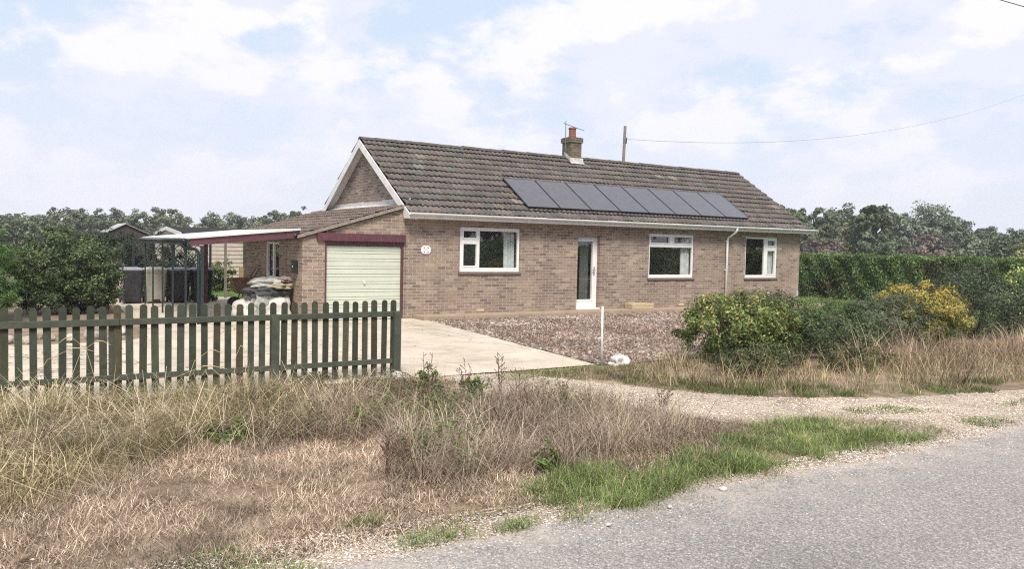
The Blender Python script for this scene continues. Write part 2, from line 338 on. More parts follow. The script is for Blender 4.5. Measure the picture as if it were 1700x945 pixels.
track_poly = [(-3.5, -8.02), (-2.2, -8.05), (-1.9, -8.5), (-1.35, -9.45), (-.8, -10.45), (-.05, -11.2), (1.35, -11.9), (3.3, -12.3), (7, -12.6), (14, -12.9), (14, -13.6), (3, -13.62), (-.2, -13.6), (-.55, -13.2), (-.75, -12.75), (-1.75, -11.95), (-2.05, -11.1), (-2.7, -10.2), (-3.3, -9.2)]
sheet('gravel_track', track_poly, -.100, G_TRACK, .045, .1)
sheet('road_edge_gravel', [(-60, -13.9), (-12, -13.8), (14, -13.7), (14, -13.42), (-.2, -13.44), (-3.5, -13.36), (-4.8, -13.34), (-6, -13.3), (-9, -13.45), (-12, -13.5), (-60, -13.6)], -.096, G_TRACK, .035, .1)
drive_poly = [(-14, -7.95), (-.42, -8.02), (.33, -.66), (.2, .0), (.2, .02), (-2.45, .02), (-2.45, 7.4), (-2.1, 8.6), (-3.3, 9.0), (-5.7, 8.6), (-5.75, 1.5), (-6.0, -1.9), (-6.6, -2.35), (-14, -2.1)]
sheet('driveway', drive_poly, -.092, CONC, .008, .25)
bed_poly = [(-.35, -8.05), (.30, -.72), (9.5, -.64), (9.2, -3.5), (7.0, -6.2), (5.5, -8.0)]
sheet('shingle_garden', bed_poly, -.098, G_BED, .03, .2)
sheet('lawn', [(7.2, -8), (9.3, -3.5), (9.6, -.7), (15.5, -.7), (15.5, 9), (19.5, 9), (19.5, -9)], -.102, G_LAWN, .05, .3)
sheet('planting_bed', [(-14, -2.15), (-6.55, -2.3), (-5.95, -1.85), (-5.7, 1.5), (-5.68, 8.6), (-14, 8.6)], -.103, G_VERGE, .03, .2)
sheet('back_lawn', [(-5.6, 9.0), (-3.3, 9.05), (-2.0, 8.7), (-2.0, 7.0), (6, 7), (6, 13.2), (-6, 13.2)], -.101, G_LAWN, .04, .2)
pth = MB(); x = .2
for wd in (1.1, 2.3, 1.15, 1.9, 1.35, 2.4, 1.2, 2.1, 1.6):
    pth.box(x, min(x+wd-.012, 15.2), -.64, -.002, -.1, 0+.003*math.sin(x*3)); x += wd
tag(pth.build('path', PATHM, bevel=.006), kind='structure')

# ------------------------------------------------------------------ the bungalow
OE, ZE, HD, RZ = .326, 2.499, 2.922, 4.550
SL = (RZ-ZE)/(HD+OE); LN = 14.47; OV = .07; YB = 2*HD
house = empty('bungalow', (0, 0, 0), 'long single-storey brown brick bungalow with dark tiled roof and solar panels', 'house')
def wall(name, axis, pos, thick, u0, u1, z0, z1, opens, mat, parent, extra=None):
    us = sorted({u0, u1}|{v for o in opens for v in o[:2]}); zs = sorted({z0, z1}|{v for o in opens for v in o[2:]})
    mb = MB()
    def P(u, d, z): return (u, pos+d, z) if axis == 1 else (pos+d, u, z)
    def solid(i, j):
        if i < 0 or j < 0 or i >= len(us)-1 or j >= len(zs)-1: return False
        cu, cz = (us[i]+us[i+1])/2, (zs[j]+zs[j+1])/2
        return not any(o[0] < cu < o[1] and o[2] < cz < o[3] for o in opens)
    for i in range(len(us)-1):
        for j in range(len(zs)-1):
            if not solid(i, j): continue
            a, b, c, d = us[i], us[i+1], zs[j], zs[j+1]
            for dd in (0, thick): mb.add([P(a, dd, c), P(b, dd, c), P(b, dd, d), P(a, dd, d)], [(0, 1, 2, 3)])
            if not solid(i-1, j): mb.add([P(a, 0, c), P(a, thick, c), P(a, thick, d), P(a, 0, d)], [(0, 1, 2, 3)])
            if not solid(i+1, j): mb.add([P(b, 0, c), P(b, thick, c), P(b, thick, d), P(b, 0, d)], [(0, 1, 2, 3)])
            if not solid(i, j-1): mb.add([P(a, 0, c), P(b, 0, c), P(b, thick, c), P(a, thick, c)], [(0, 1, 2, 3)])
            if not solid(i, j+1): mb.add([P(a, 0, d), P(b, 0, d), P(b, thick, d), P(a, thick, d)], [(0, 1, 2, 3)])
    if extra: extra(mb)
    import bmesh
    me = bpy.data.meshes.new(name); me.from_pydata(mb.V, [], mb.F); bm = bmesh.new(); bm.from_mesh(me)
    bmesh.ops.remove_doubles(bm, verts=bm.verts, dist=1e-5); bmesh.ops.recalc_face_normals(bm, faces=bm.faces); bm.to_mesh(me); bm.free()
    return link(name, me, mat, parent)
W1 = (1.48, 3.272, 1.04, 2.182); W2 = (7.766, 9.567, .867, 2.182); W3 = (11.84, 13.351, .857, 2.182); DO = (5.17, 5.945, .02, 2.03)
front = wall('front_wall', 1, 0, .26, 0, LN, -.12, 2.42, [W1, W2, W3, DO], BRX, house)
def gable(x0, x1, name):
    zt = lambda y: ZE+(min(y, 2*HD-y)+OE)*SL-.13
    return MB().prism([(.262, -.12), (YB, -.12), (YB, zt(YB)), (HD, zt(HD)), (.262, zt(.262)), ], 0, x0, x1).build(name, BRY, house)
gable(.15, .40, 'gable_wall'); gable(LN-.26, LN, 'gable_wall')
MB().prism([(.002, 2.421), (.26, 2.421), (.26, 2.72), (.002, 2.56)], 0, .15, .40).build('gable_corner', BRY, house)
wall('back_wall', 1, YB-.26, .26, .42, LN-.28, -.12, 2.5, [(2.2, 3.9, .9, 2.1), (7.9, 9.8, .9, 2.1), (12.2, 13.6, .9, 2.1)], BRX, house)
MB().box(.42, LN-.28, .262, YB-.27, 2.38, 2.42).build('ceiling', ROOM, house)
fl = MB().box(.42, LN-.28, .262, YB-.27, -.1, 0.02); fl.build('floor_slab', simple('carpet', (.16, .13, .10), .95), house)
for xx in (4.4, 6.4, 10.6): MB().box(xx, xx+.1, .27, YB-.28, .03, 2.37).build('partition', ROOM, house)

def tiles(name, O, U, Vd, N, length, slope, parent, gauge=.32, tw=.30, base=(.109, .097, .090), seed=1, half=True, lift=.052):
    r = np.random.default_rng(seed); O, U, Vd, N = [np.array(a, float) for a in (O, U, Vd, N)]
    rows = int(round(slope/gauge)); g = slope/rows; prof = [(0, -.006), (.10, .012), (.24, .027), (.38, .012), (.50, -.003), (.62, .012), (.76, .027), (.90, .011), (1.0, -.006)]
    Vv, Fq, C = [], [], []; nt_ = int(math.ceil(length/tw))+1
    for j in range(rows):
        off = -.5*tw*(j % 2) if half else 0
        sag = .006*math.sin(j*1.3)
        for i in range(nt_):
            u0 = i*tw+off
            dz = r.normal(0, .005); dv = r.normal(0, .006); c = np.array(base)*r.uniform(.82, 1.2)*np.array([1+r.normal(0, .05), 1, 1+r.normal(0, .04)])
            if r.random() < .03: c = c*1.35+np.array([.02, .02, .015])
            b = len(Vv); ps = [(min(max(u0+f*tw, 0), length), h) for f, h in prof]
            if ps[-1][0]-ps[0][0] < .01: continue
            for (u, h) in ps:
                v0, v1 = max(j*g-.02+dv, -.03), min((j+1)*g+.02, slope)
                Vv.append(O+U*u+Vd*v0+N*(h+lift+dz+sag-.022)); Vv.append(O+U*u+Vd*v0+N*(h+lift+dz+sag)); Vv.append(O+U*u+Vd*v1+N*(h+.004))
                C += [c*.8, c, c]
            for k in range(len(prof)-1):
                a = b+3*k; Fq.append((a, a+3, a+4, a+1)); Fq.append((a+1, a+4, a+5, a+2))
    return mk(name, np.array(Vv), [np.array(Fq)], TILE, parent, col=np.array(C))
ln = math.hypot(1, SL); vd = np.array([0, 1, SL])/ln; nn = np.array([0, -SL, 1])/ln; slope_len = (HD+OE)*ln
roof = tiles('roof', (-OV, -OE, ZE-.03), (1, 0, 0), vd, nn, LN+2*OV, slope_len, house, seed=4)
tiles('back_roof', (-OV, YB+OE, ZE-.03), (1, 0, 0), np.array([0, -1, SL])/ln, np.array([0, SL, 1])/ln, LN+2*OV, slope_len, house, seed=5, gauge=.64, tw=.6)
FELT = simple('roof_felt', (.05, .045, .04), .9)
def slab(x0, x1, up, name, mat, y0=-OE, d=.02, par=house):
    z0 = ZE-.05+(y0+OE)*SL; MB().prism([(y0, z0), (HD, RZ-.05), (2*HD-y0, z0), (2*HD-y0, z0-d), (HD, RZ-.05-d), (y0, z0-d)], 0, x0, x1).build(name, mat, par)
slab(-OV+.01, LN+OV-.01, 0, 'roof_deck', FELT)
# verge boards and soffit
def barge(x0, x1):
    for s in (0, 1):
        f = (lambda y: y) if s == 0 else (lambda y: 2*HD-y)
        z = lambda y: ZE+(y+OE)*SL-.035
        pts = [(f(-OE-.03), z(-OE-.03)), (f(HD), z(HD)), (f(HD), z(HD)-.21), (f(-OE-.03), z(-OE-.03)-.20)]
        if s == 0: pts = [(f(-OE-.03), z(-OE-.03)+0), (f(HD), z(HD)), (f(HD), z(HD)-.21), (f(-.02), z(-.02)-.21), (f(-.05), 2.335), (f(-OE-.03), 2.335)]
        MB().prism(pts, 0, x0+s*.001, x1-s*.001).build('bargeboard', WHITEP, house)
barge(-OV-.022, -OV+.004); barge(LN+OV-.004, LN+OV+.022)
for x0, x1 in ((-OV+.006, .148), (LN+.002, LN+OV-.006)):
    z = lambda y: ZE+(y+OE)*SL-.16
    MB().prism([(-OE, z(-OE)), (HD, z(HD)), (YB+OE, z(-OE)), (YB+OE, z(-OE)-.02), (HD, z(HD)-.02), (-OE, z(-OE)-.02)], 0, x0, x1).build('verge_soffit', WHITEP, house)
MB().box(-OV+.006, LN+.28, -OE-.02, -OE, 2.335, 2.485).build('fascia', WHITEP, house)
MB().box(-OV+.008, LN+.28, -OE+.002, -.003, 2.337, 2.352).build('eaves_soffit', WHITEP, house)
MB().box(-OV+.006, LN+.2, YB+OE, YB+OE+.02, 2.335, 2.485).build('fascia', WHITEP, house)
# gutter: half-round channel
g = MB(); prof = [(-OE-.022-.055+.055*math.cos(a), 2.468+.055*math.sin(a)) for a in np.linspace(math.pi, 2*math.pi, 9)]
prof2 = [(-OE-.022-.055+.049*math.cos(a), 2.470+.049*math.sin(a)) for a in np.linspace(2*math.pi, math.pi, 9)]
g.prism(prof+prof2, 0, -OV-.03, LN+.36); g.build('gutter', WHITE, house)
g = MB(); gx = 10.98
g.tube([(gx, -OE-.077, 2.43), (gx, -OE-.077, 2.36), (gx, -OE-.04, 2.30), (gx-.02, -.10, 2.14), (gx-.03, -.06, 2.08), (gx-.035, -.06, 1.9), (gx-.035, -.06, -.02)], .036, 12)
dp = g.build('downpipe', WHITE, house, smooth=True)
for z in (1.1, 2.0): MB().box(gx-.085, gx+.015, -.055, -.001, z, z+.035).build('pipe_clip', WHITE, dp)
# ridge tiles
g = MB(); V_ = []; 
x = -OV
while x < LN+OV-.1:
    r_ = .115; dz = random.uniform(-.008, .008); b = len(g.V); x1 = min(x+.455, LN+OV)
    for xx, k in ((x, 1.05), (x1, .97)):
        for q in range(9):
            a = math.pi*(q/8)*.9+math.pi*.05; g.V.append((xx, HD+r_*k*1.15*math.cos(a), RZ-.05+dz+r_*k*math.sin(a)*.85))
    for q in range(8): g.F.append((b+q, b+q+1, b+9+q+1, b+9+q))
    g.F.append(tuple(b+q for q in range(9))); g.F.append(tuple(b+9+q for q in range(9)))
    x += .45
RIDGE = simple('ridge_tile', (.12, .105, .09), .9, (.05, .045, .04), 11, b=.5)
g.build('ridge_tiles', RIDGE, house)

# windows ----------------------------------------------------------------
def window(op, rects, parent, curtains=(), axis=1, pos=0, name='window', sillmat=GREYSILL, sill=True):
    """rects: glazed panes as (u0,u1,depth-from-top0,depth-from-top1); everything else is frame"""
    u0, u1, z0, z1 = op
    panes = [(u0+a, u0+b, z1-d, z1-c) for a, b, c, d in rects]
    fr = wall(name, axis, pos+.022, .07, u0+.002, u1-.002, z0+.002, z1-.002, panes, WHITE, parent)
    def B(mb, a, b, d0, d1, c, d):
        return mb.box(a, b, pos+d0, pos+d1, c, d) if axis == 1 else mb.box(pos+d0, pos+d1, a, b, c, d)
    m = fr.modifiers.new('bevel', 'BEVEL'); m.width = .006; m.segments = 1; m.limit_method = 'ANGLE'
    for i, (a, b, c, d) in enumerate(panes):
        q = MB()
        if axis == 1: q.add([(a-.002, pos+.055, c-.002), (b+.002, pos+.055, c-.002), (b+.002, pos+.055, d+.002), (a-.002, pos+.055, d+.002)], [(0, 1, 2, 3)])
        else: q.add([(pos+.055, a, c), (pos+.055, b, c), (pos+.055, b, d), (pos+.055, a, d)], [(0, 1, 2, 3)])
        q.build('pane', GLASS, fr)
        if (b-a) < (u1-u0)*.55 and axis == 1:      # opening casements: a raised sash edge round the pane
            e = MB(); t_ = .035
            for bx in ((a-t_, b+t_, d, d+t_), (a-t_, b+t_, c-t_, c), (a-t_, a, c+.0005, d-.0005), (b, b+t_, c+.0005, d-.0005)):
                B(e, bx[0], bx[1], .010, .021, bx[2], bx[3])
            e.build('sash', WHITE, fr)
    if sill: B(MB(), u0-.04, u1+.04, -.045, .02, z0-.055, z0-.003).build('sill', sillmat, fr, bevel=.006)
    for (a, b, dep) in curtains:
        n = 60; Vc, Fc = [], []
        for i in range(n+1):
            uu = u0+a+(b-a)*i/n; yy = pos+.125+dep*.4+.03*math.sin(i*.95)+.012*math.sin(i*.37)
            for z in (z0-.15, z1-.03): Vc.append((uu+(.02 if z < z1-.5 else 0), yy, z) if axis == 1 else (yy, uu, z))
        for i in range(n): Fc.append((2*i, 2*i+2, 2*i+3, 2*i+1))
        mk('curtain', Vc, [Fc], CURT, fr, smooth=True)
    return fr
w1 = window(W1, [(.11, .49, .10, .27), (.11, .49, .43, .98), (.585, 1.73, .09, 1.035)], house, [(1.40, 1.72, .18)])
w2 = window(W2, [(.08, .81, .09, .27), (.99, 1.72, .09, .27), (.055, 1.745, .40, 1.215)], house, [(1.42, 1.76, .15)])
w3 = window(W3, [(.05, .90, .06, 1.23), (1.05, 1.41, .11, .27), (1.05, 1.41, .44, 1.20)], house, [(1.18, 1.44, .1)])
# front door
d0 = wall('front_door', 1, .12, .07, 5.172, 5.943, .035, 2.028, [(5.25, 5.78, .27, 1.90)], WHITE, house)
MB().add([(5.248, .155, .268), (5.782, .155, .268), (5.782, .155, 1.902), (5.248, .155, 1.902)], [(0, 1, 2, 3)]).build('glass_panel', GLASS, d0)
e = MB()
for bx in ((5.21, 5.82, 1.90, 1.945), (5.21, 5.82, .225, .27), (5.21, 5.25, .2705, 1.8995), (5.78, 5.82, .2705, 1.8995)): e.box(bx[0], bx[1], .108, .119, bx[2], bx[3])
e.build('sash', WHITE, d0)
e = MB(); e.box(5.825, 5.855, .106, .118, .95, 1.19); e.tube([(5.84, .11, 1.1), (5.84, .055, 1.1), (5.72, .05, 1.1)], .011, 8)
e.build('handle', simple('chrome', (.6, .6, .62), .25, metal=1), d0)
MB().box(5.15, 5.965, -.05, .19, 0.004, .034).build('door_sill', WHITE, d0, bevel=.004)
mk('door_curtain', [(5.47+.31*i/30, .30+.02*math.sin(i*1.1), z) for i in range(31) for z in (.05, 1.95)], [[(2*i, 2*i+2, 2*i+3, 2*i+1) for i in range(30)]], simple('grey_voile', (.11, .12, .12), .9), d0, smooth=True)
# solar panels -------------------------------------------------------------
FRAMEB = simple('panel_frame', (.02, .02, .023), .4)
s0_, s1_ = .0954*slope_len, .498*slope_len; pw = 8.444/8
def rp(x, s, h): q = np.array([x, -OE, ZE])+vd*s+nn*h; return q
for i in range(8):
    a, b = 3.45+pw*i+.012, 3.45+pw*(i+1)-.012
    mb = MB()
    def pbox(mb, a, b, c, d, h0, h1):
        mb.add([rp(a, c, h0), rp(b, c, h0), rp(b, d, h0), rp(a, d, h0), rp(a, c, h1), rp(b, c, h1), rp(b, d, h1), rp(a, d, h1)], [(0, 3, 2, 1), (4, 5, 6, 7), (0, 1, 5, 4), (1, 2, 6, 5), (2, 3, 7, 6), (3, 0, 4, 7)])
    t_ = .014
    pbox(mb, a, b, s0_, s0_+t_, .06, .098); pbox(mb, a, b, s1_-t_, s1_, .06, .098)
    pbox(mb, a, a+t_, s0_+t_, s1_-t_, .06, .098); pbox(mb, b-t_, b, s0_+t_, s1_-t_, .06, .098)
    fr = mb.build('solar_panel', FRAMEB, house); g = MB(); pbox(g, a+t_, b-t_, s0_+t_, s1_-t_, .062, .095); g.build('cell_glass', PANEL, fr)
rl = MB(); 
for s in (.3, .75): pbox(rl, 3.40, 11.95, s0_+(s1_-s0_)*s, s0_+(s1_-s0_)*s+.04, .025, .058)
rl.build('mounting_rails', FRAMEB, house)
# chimney --------------------------------------------------------------------
cx0, cx1, cy0, cy1 = 6.74, 7.16, 2.60, 3.05
ch = MB().box(cx0, cx1, cy0, cy1, 4.1, 5.0).box(cx0-.035, cx1+.035, cy0-.035, cy1+.035, 5.0, 5.15).box(cx0+.01, cx1-.01, cy0+.01, cy1-.01, 5.15, 5.17).build('chimney', None, house)
CHM = simple('sooty_chimney_brick', (.22, .185, .13), .9, (.09, .075, .055), 16, b=.6)
mB, t, p = M('chimney_masonry'); pos = geo(t); bt = nd(t, 'ShaderNodeTexBrick'); bt.inputs['Scale'].default_value = 1; bt.inputs['Brick Width'].default_value = .225; bt.inputs['Row Height'].default_value = .075; bt.inputs['Mortar Size'].default_value = .008
s = nd(t, 'ShaderNodeSeparateXYZ'); t.links.new(pos, s.inputs[0]); cv = nd(t, 'ShaderNodeCombineXYZ'); t.links.new(math_(t, 'ADD', s.outputs[0], s.outputs[1]), cv.inputs[0]); t.links.new(s.outputs[2], cv.inputs[1]); t.links.new(cv.outputs[0], bt.inputs['Vector'])
bt.inputs['Color1'].default_value = (.155, .12, .09, 1); bt.inputs['Color2'].default_value = (.085, .062, .052, 1); bt.inputs['Mortar'].default_value = (.18, .165, .135, 1)
nz = noise(t, pos, 14, 5, .65); c = mix(t, .6, bt.outputs['Color'], ramp(t, nz.outputs['Fac'], [(.3, (.25, .25, .22)), (.7, (.75, .75, .66))]).outputs[0], 'OVERLAY')
t.links.new(c, p.inputs['Base Color']); p.inputs['Roughness'].default_value = .9; bump(t, p, nz.outputs['Fac'], .5, .01)
ch.data.materials.clear(); ch.data.materials.append(mB)
POT = simple('terracotta', (.25, .095, .065), .8, (.17, .065, .045), 9)
pot = MB()
px_, py_ = 6.96, 2.83
ring = [(.115, 5.16), (.118, 5.22), (.112, 5.24), (.108, 5.42), (.125, 5.44), (.125, 5.48), (.095, 5.49), (.09, 5.30)]
b = 0
for r_, z in ring:
    for k in range(20): a = 2*math.pi*k/20; pot.V.append((px_+r_*math.cos(a), py_+r_*math.sin(a), z))
for i in range(len(ring)-1):
    for k in range(20): pot.F.append((i*20+k, i*20+(k+1) % 20, (i+1)*20+(k+1) % 20, (i+1)*20+k))
pot.F.append(tuple((len(ring)-1)*20+k for k in range(20)))
pot.build('chimney_pot', POT, ch, smooth=False)
fsh = MB()
zr = lambda y: RZ-abs(y-HD)*SL
fsh.prism([(cy0-.12, zr(cy0-.12)+.055), (cy0-.012, zr(cy0)+.06), (cy0-.012, zr(cy0)+.17), (cy0-.03, zr(cy0)+.17), (cy0-.05, zr(cy0-.05)+.075), (cy0-.12, zr(cy0-.12)+.07)], 0, cx0-.05, cx1+.05)
for xx in (cx0-.013, cx1+.001): fsh.prism([(cy0-.01, zr(cy0)+.05), (HD, RZ+.06), (HD, RZ+.17), (cy0-.01, zr(cy0)+.17)], 0, xx, xx+.012)
fsh.build('flashing', LEAD, ch)
ae = MB().tube([(cx0-.10, 2.75, 4.72), (cx0-.10, 2.75, 5.66)], .012, 6).tube([(cx0-.20, 2.72, 5.57), (7.55, 3.0, 5.47)], .009, 6)
for f in np.linspace(0, 1, 9): 
    xx = cx0-.15+f*.82; zz = 5.575-.1*(xx-cx0+.2)/.95; ae.tube([(xx, 2.72+f*.27, zz-.012), (xx, 2.76+f*.27, zz+.03)], .004, 5)
ae.tube([(cx0-.10, 2.75, 4.76), (cx0-.002, 2.75, 4.76)], .012, 6).tube([(cx0-.10, 2.75, 4.9), (cx0-.002, 2.75, 4.9)], .012, 6)
ae.build('aerial', simple('aluminium', (.25, .25, .26), .4, metal=.7), ch)
# sign, meter box, vents, letter box ---------------------------------------
sg = MB(); pts = [(.53+.125*math.copysign(abs(math.cos(a))**.62, math.cos(a)), 1.585+.098*math.copysign(abs(math.sin(a))**.62, math.sin(a))) for a in np.linspace(0, 2*math.pi, 29)[:-1]]
sign = sg.prism(pts, 1, -.022, -.001).build('house_sign', simple('sign_white', (.85, .85, .85), .3, (.82, .82, .82)), house, bevel=.003)
INK = simple('dark_ink', (.05, .06, .06), .5); mk_ = MB()
for sx in (-1, 1):
    for sz in (-1, 1):
        q = [(.53+sx*.060*math.cos(a+sz*.0)+.0-sx*.012, 1.585+sz*.052) for a in (0,)][0]
        el = [(.53+sx*.050+.023*math.cos(a)-.010*sx*sz*0, 1.585+sz*.053+.014*math.sin(a)-sx*sz*.35*.023*math.cos(a)) for a in np.linspace(0, 2*math.pi, 13)[:-1]]
        MB().prism(el, 1, -.0245, -.0225).build('sign_motif', INK, sign)
mk_ = MB(); xx = .475
for wd_, hh in ((.012, .012), (.010, .009), (.011, .014), (.009, .009), (.012, .016), (.008, .010), (.011, .009), (.010, .012)): mk_.box(xx, xx+wd_*.8, -.0245, -.0225, 1.583, 1.583+hh); xx += wd_*1.32
mk_.box(.485, .575, -.0245, -.0225, 1.575, 1.578)
mk_.build('sign_lettering', simple('grey_ink', (.25, .28, .28), .5), sign)
mbx = MB().box(14.33, 14.43, -.05, -.001, .24, .42).build('meter_box', simple('grey_plastic', (.42, .42, .42), .5), house, bevel=.01)
VENT = simple('buff_air_brick', (.55, .46, .31), .8)
for vx in (2.0, 9.0):
    v_ = MB().box(vx, vx+.21, -.012, -.0008, .03, .095)
    for k in range(6): v_.box(vx+.02+k*.03, vx+.035+k*.03, -.016, -.0125, .045, .08)
    v_.build('air_vent', VENT, house, bevel=.002)
# garage lean-to --------------------------------------------------------------
GX, GZ0, GZ1, GYB = -2.53, 1.86, 2.665, 6.6
gsl = (GZ1-GZ0)/(.15-GX)
zg = lambda x: GZ0+(x-GX)*gsl
GD = (-2.01, -.045, -.12, 1.755)
def tri(mb):
    mb.prism([(GX, 1.80), (-.002, 1.80), (-.002, zg(0)-.02), (GX, GZ0-.02)], 1, .02, .2499)
garage = wall('garage_wall', 1, .02, .23, GX, -.002, -.12, 1.7995, [GD], BRX, house, tri)
GWIN = (1.84, 3.04, .80, 1.70)
wall('garage_side_wall', 0, GX, .23, .251, 5.05, -.12, 1.82, [GWIN], BRY, house)
MB().box(GX, .14, 5.052, 5.28, -.12, 1.85).build('garage_back_wall', BRX, house)
gl_ = math.hypot(1, gsl); gv = np.array([1, 0, gsl])/gl_; gn = np.array([-gsl, 0, 1])/gl_
tiles('garage_roof', (GX-.14, GYB, zg(GX-.14)+.012), (0, -1, 0), gv, gn, GYB+.06, (.147-GX+.14)*gl_, house, gauge=.335, seed=9, half=False, lift=.04, base=(.15, .118, .10))
MB().prism([(GX-.12, zg(GX-.12)+.005), (.145, zg(.145)+.005), (.145, zg(.145)-.05), (GX-.12, zg(GX-.12)-.05)], 1, -.03, GYB-.02).build('garage_roof_deck', FELT, house)
MB().prism([(GX-.14, zg(GX-.14)-.02), (-.075, zg(-.075)-.02), (-.075, zg(-.075)+.055), (GX-.14, zg(GX-.14)+.055)], 1, -.075, -.032).build('verge_trim', simple('verge_mortar', (.30, .25, .22), .9, (.16, .13, .11), 12, b=.4), house)
fl_ = MB(); 
for i in range(14):
    y0 = .1+i*.43; h = .13+random.uniform(-.012, .02); fl_.prism([(.149, 2.70), (.149, 2.70+h), (.136, 2.70+h), (.132, 2.74), (.02, 2.685), (.02, 2.672)], 1, y0, y0+.432)
fl_.build('abutment_flashing', simple('white_lead', (.62, .61, .60), .6, (.40, .39, .38), 9), house)
MB().box(-2.21, -.03, -.06, .018, 1.757, 1.935).build('garage_lintel', PURPLE, house, bevel=.004)
gf = MB().box(-2.01, -.045, .03, .14, 1.66, 1.7545).box(-2.01, -1.965, .03, .14, -.1, 1.6595).box(-.10, -.0455, .025, .14, -.1, 1.6595).build('garage_door_frame', PURPLE, house)
gd = MB(); z = -.08; first = True
GDM = simple('pale_green_door', (.55, .59, .51), .5, (.49, .53, .455), 2.5)
k = 0
prf = []
hs = [.115, .065]*12
gy = .085
pts = [(gy, -.085)]
zz = -.085
i = 0
while zz < 1.64:
    h = hs[i]; z1 = min(zz+h, 1.655)
    pts += [(gy, z1-.012), (gy+.016, z1-.009), (gy+.016, z1-.0005), (gy, z1)] if True else []
    zz = z1+.0; i += 1
pts += [(gy+.03, 1.656), (gy+.03, -.085)]
gdo = MB().prism(pts, 0, -1.963, -.102).build('garage_door', GDM, house)
hd_ = MB(); hd_.tube([(-1.03, .084, .80), (-1.03, .05, .80)], .022, 10).box(-1.05, -1.01, .045, .055, .755, .82); hd_.build('handle', simple('white_knob', (.75, .75, .7), .4), gdo)
window(GWIN, [(.06, .57, .05, .86), (.63, 1.14, .05, .86)], house, axis=0, pos=GX, name='window', sillmat=WHITE)
lbx = MB().box(GX-.10, GX-.001, .33, .53, 1.0, 1.27).prism([(.33, 1.27), (.53, 1.27), (.53, 1.30), (.33, 1.28)], 0, GX-.11, GX-.001).box(GX-.106, GX-.1005, .36, .50, 1.19, 1.205)
lb = lbx.build('letterbox', BLACK, house, bevel=.006)
MB().box(GX-.104, GX-.1012, .42, .46, 1.13, 1.17).build('lock_plate', WHITE, lb)

# ------------------------------------------------------------------ carport
cpx0, cpx1, cpy0, cpy1 = -4.95, GX-.03, .12, 6.3
cz = lambda x: 1.70+(x-cpx0)/(cpx1-cpx0)*.25
cp = empty('carport', (-3.7, 3, -.1), 'open carport with white corrugated roof sheet and plum front beam beside the garage', 'carport')
n = 150; Vc = []; SHEETM = simple('white_grp_sheet', (.82, .82, .81), .4, (.68, .68, .66), 5)
t = SHEETM.node_tree; p = t.nodes['Principled BSDF']; trn = nd(t, 'ShaderNodeBsdfTranslucent'); trn.inputs['Color'].default_value = (.8, .8, .78, 1); ms = nd(t, 'ShaderNodeMixShader'); ms.inputs[0].default_value = .28
t.links.new(p.outputs[0], ms.inputs[1]); t.links.new(trn.outputs[0], ms.inputs[2]); t.links.new(ms.outputs[0], t.nodes['Material Output'].inputs['Surface'])
ys = np.linspace(cpy0, cpy1, n)
for y in ys:
    dz = .016*math.sin(y*2*math.pi/.15)
    for x in (cpx0-.05, (cpx0+cpx1)/2, cpx1+.02): Vc += [(x, y, cz(x)+.055+dz)]
mk('roof_sheet', Vc, [[(3*i+j, 3*i+j+1, 3*i+j+4, 3*i+j+3) for i in range(n-1) for j in range(2)]], SHEETM, cp, smooth=True)
MB().prism([(cpx0+.05, cz(cpx0+.05)+.025), (cpx1, cz(cpx1)+.025), (cpx1, cz(cpx1)-.14), (cpx0+.05, cz(cpx0+.05)-.12)], 1, cpy0+.02, cpy0+.065).build('front_beam', PURPLE, cp)
MB().prism([(cpx0-.02, cz(cpx0)+.0748), (cpx1, cz(cpx1)+.0748), (cpx1, cz(cpx1)+.028), (cpx0-.02, cz(cpx0)+.028)], 1, cpy0-.02, cpy0+.018).build('sheet_edge', SHEETM, cp)
for y in (1.8, 3.4, 5.0, 6.2):
    MB().prism([(cpx0+.05, cz(cpx0)+.03), (cpx1, cz(cpx1)+.03), (cpx1, cz(cpx1)-.07), (cpx0+.05, cz(cpx0)-.07)], 1, y, y+.045).build('rafter', DGREEN, cp)
MB().box(cpx0-.02, cpx0+.03, cpy0, cpy1, cz(cpx0)-.10, cz(cpx0)+.01).build('side_beam', DGREEN, cp)
gg = MB(); gg.tube([(cpx0-.075, cpy0-.02, cz(cpx0)-.01), (cpx0-.075, cpy1, cz(cpx0)+.0)], .045, 10); gg.build('gutter', BLACK, cp, smooth=True)
gg = MB().tube([(cpx0-.075, .3, 1.66), (cpx0-.04, .3, 1.57), (cpx0+.20, .25, 1.50), (cpx0+.24, .25, 1.44), (cpx0+.24, .25, -.09)], .034, 8); gg.build('downpipe', simple('dark_teal_pipe', (.02, .045, .055), .4), cp, smooth=True)
for i, y in enumerate((.35, 1.9, 3.3, 4.8, 6.15)):
    MB().box(cpx0-.015, cpx0+.022, y, y+.037, -.1, cz(cpx0)-.101).build('post', DGREEN, cp)
MB().box(cpx0+.27, cpx0+.33, .16, .22, -.1, 1.59).build('post', DGREEN, cp)
MB().box(-3.42, -3.32, 6.1, 6.2, -.1, 1.75).build('post', PURPLE, cp)
for a in (.4, 1.95):
    MB().tube([(cpx0+.01, a+.03, 1.35), (cpx0+.01, a+.3, 1.62)], .016, 6).build('brace', DGREEN, cp)
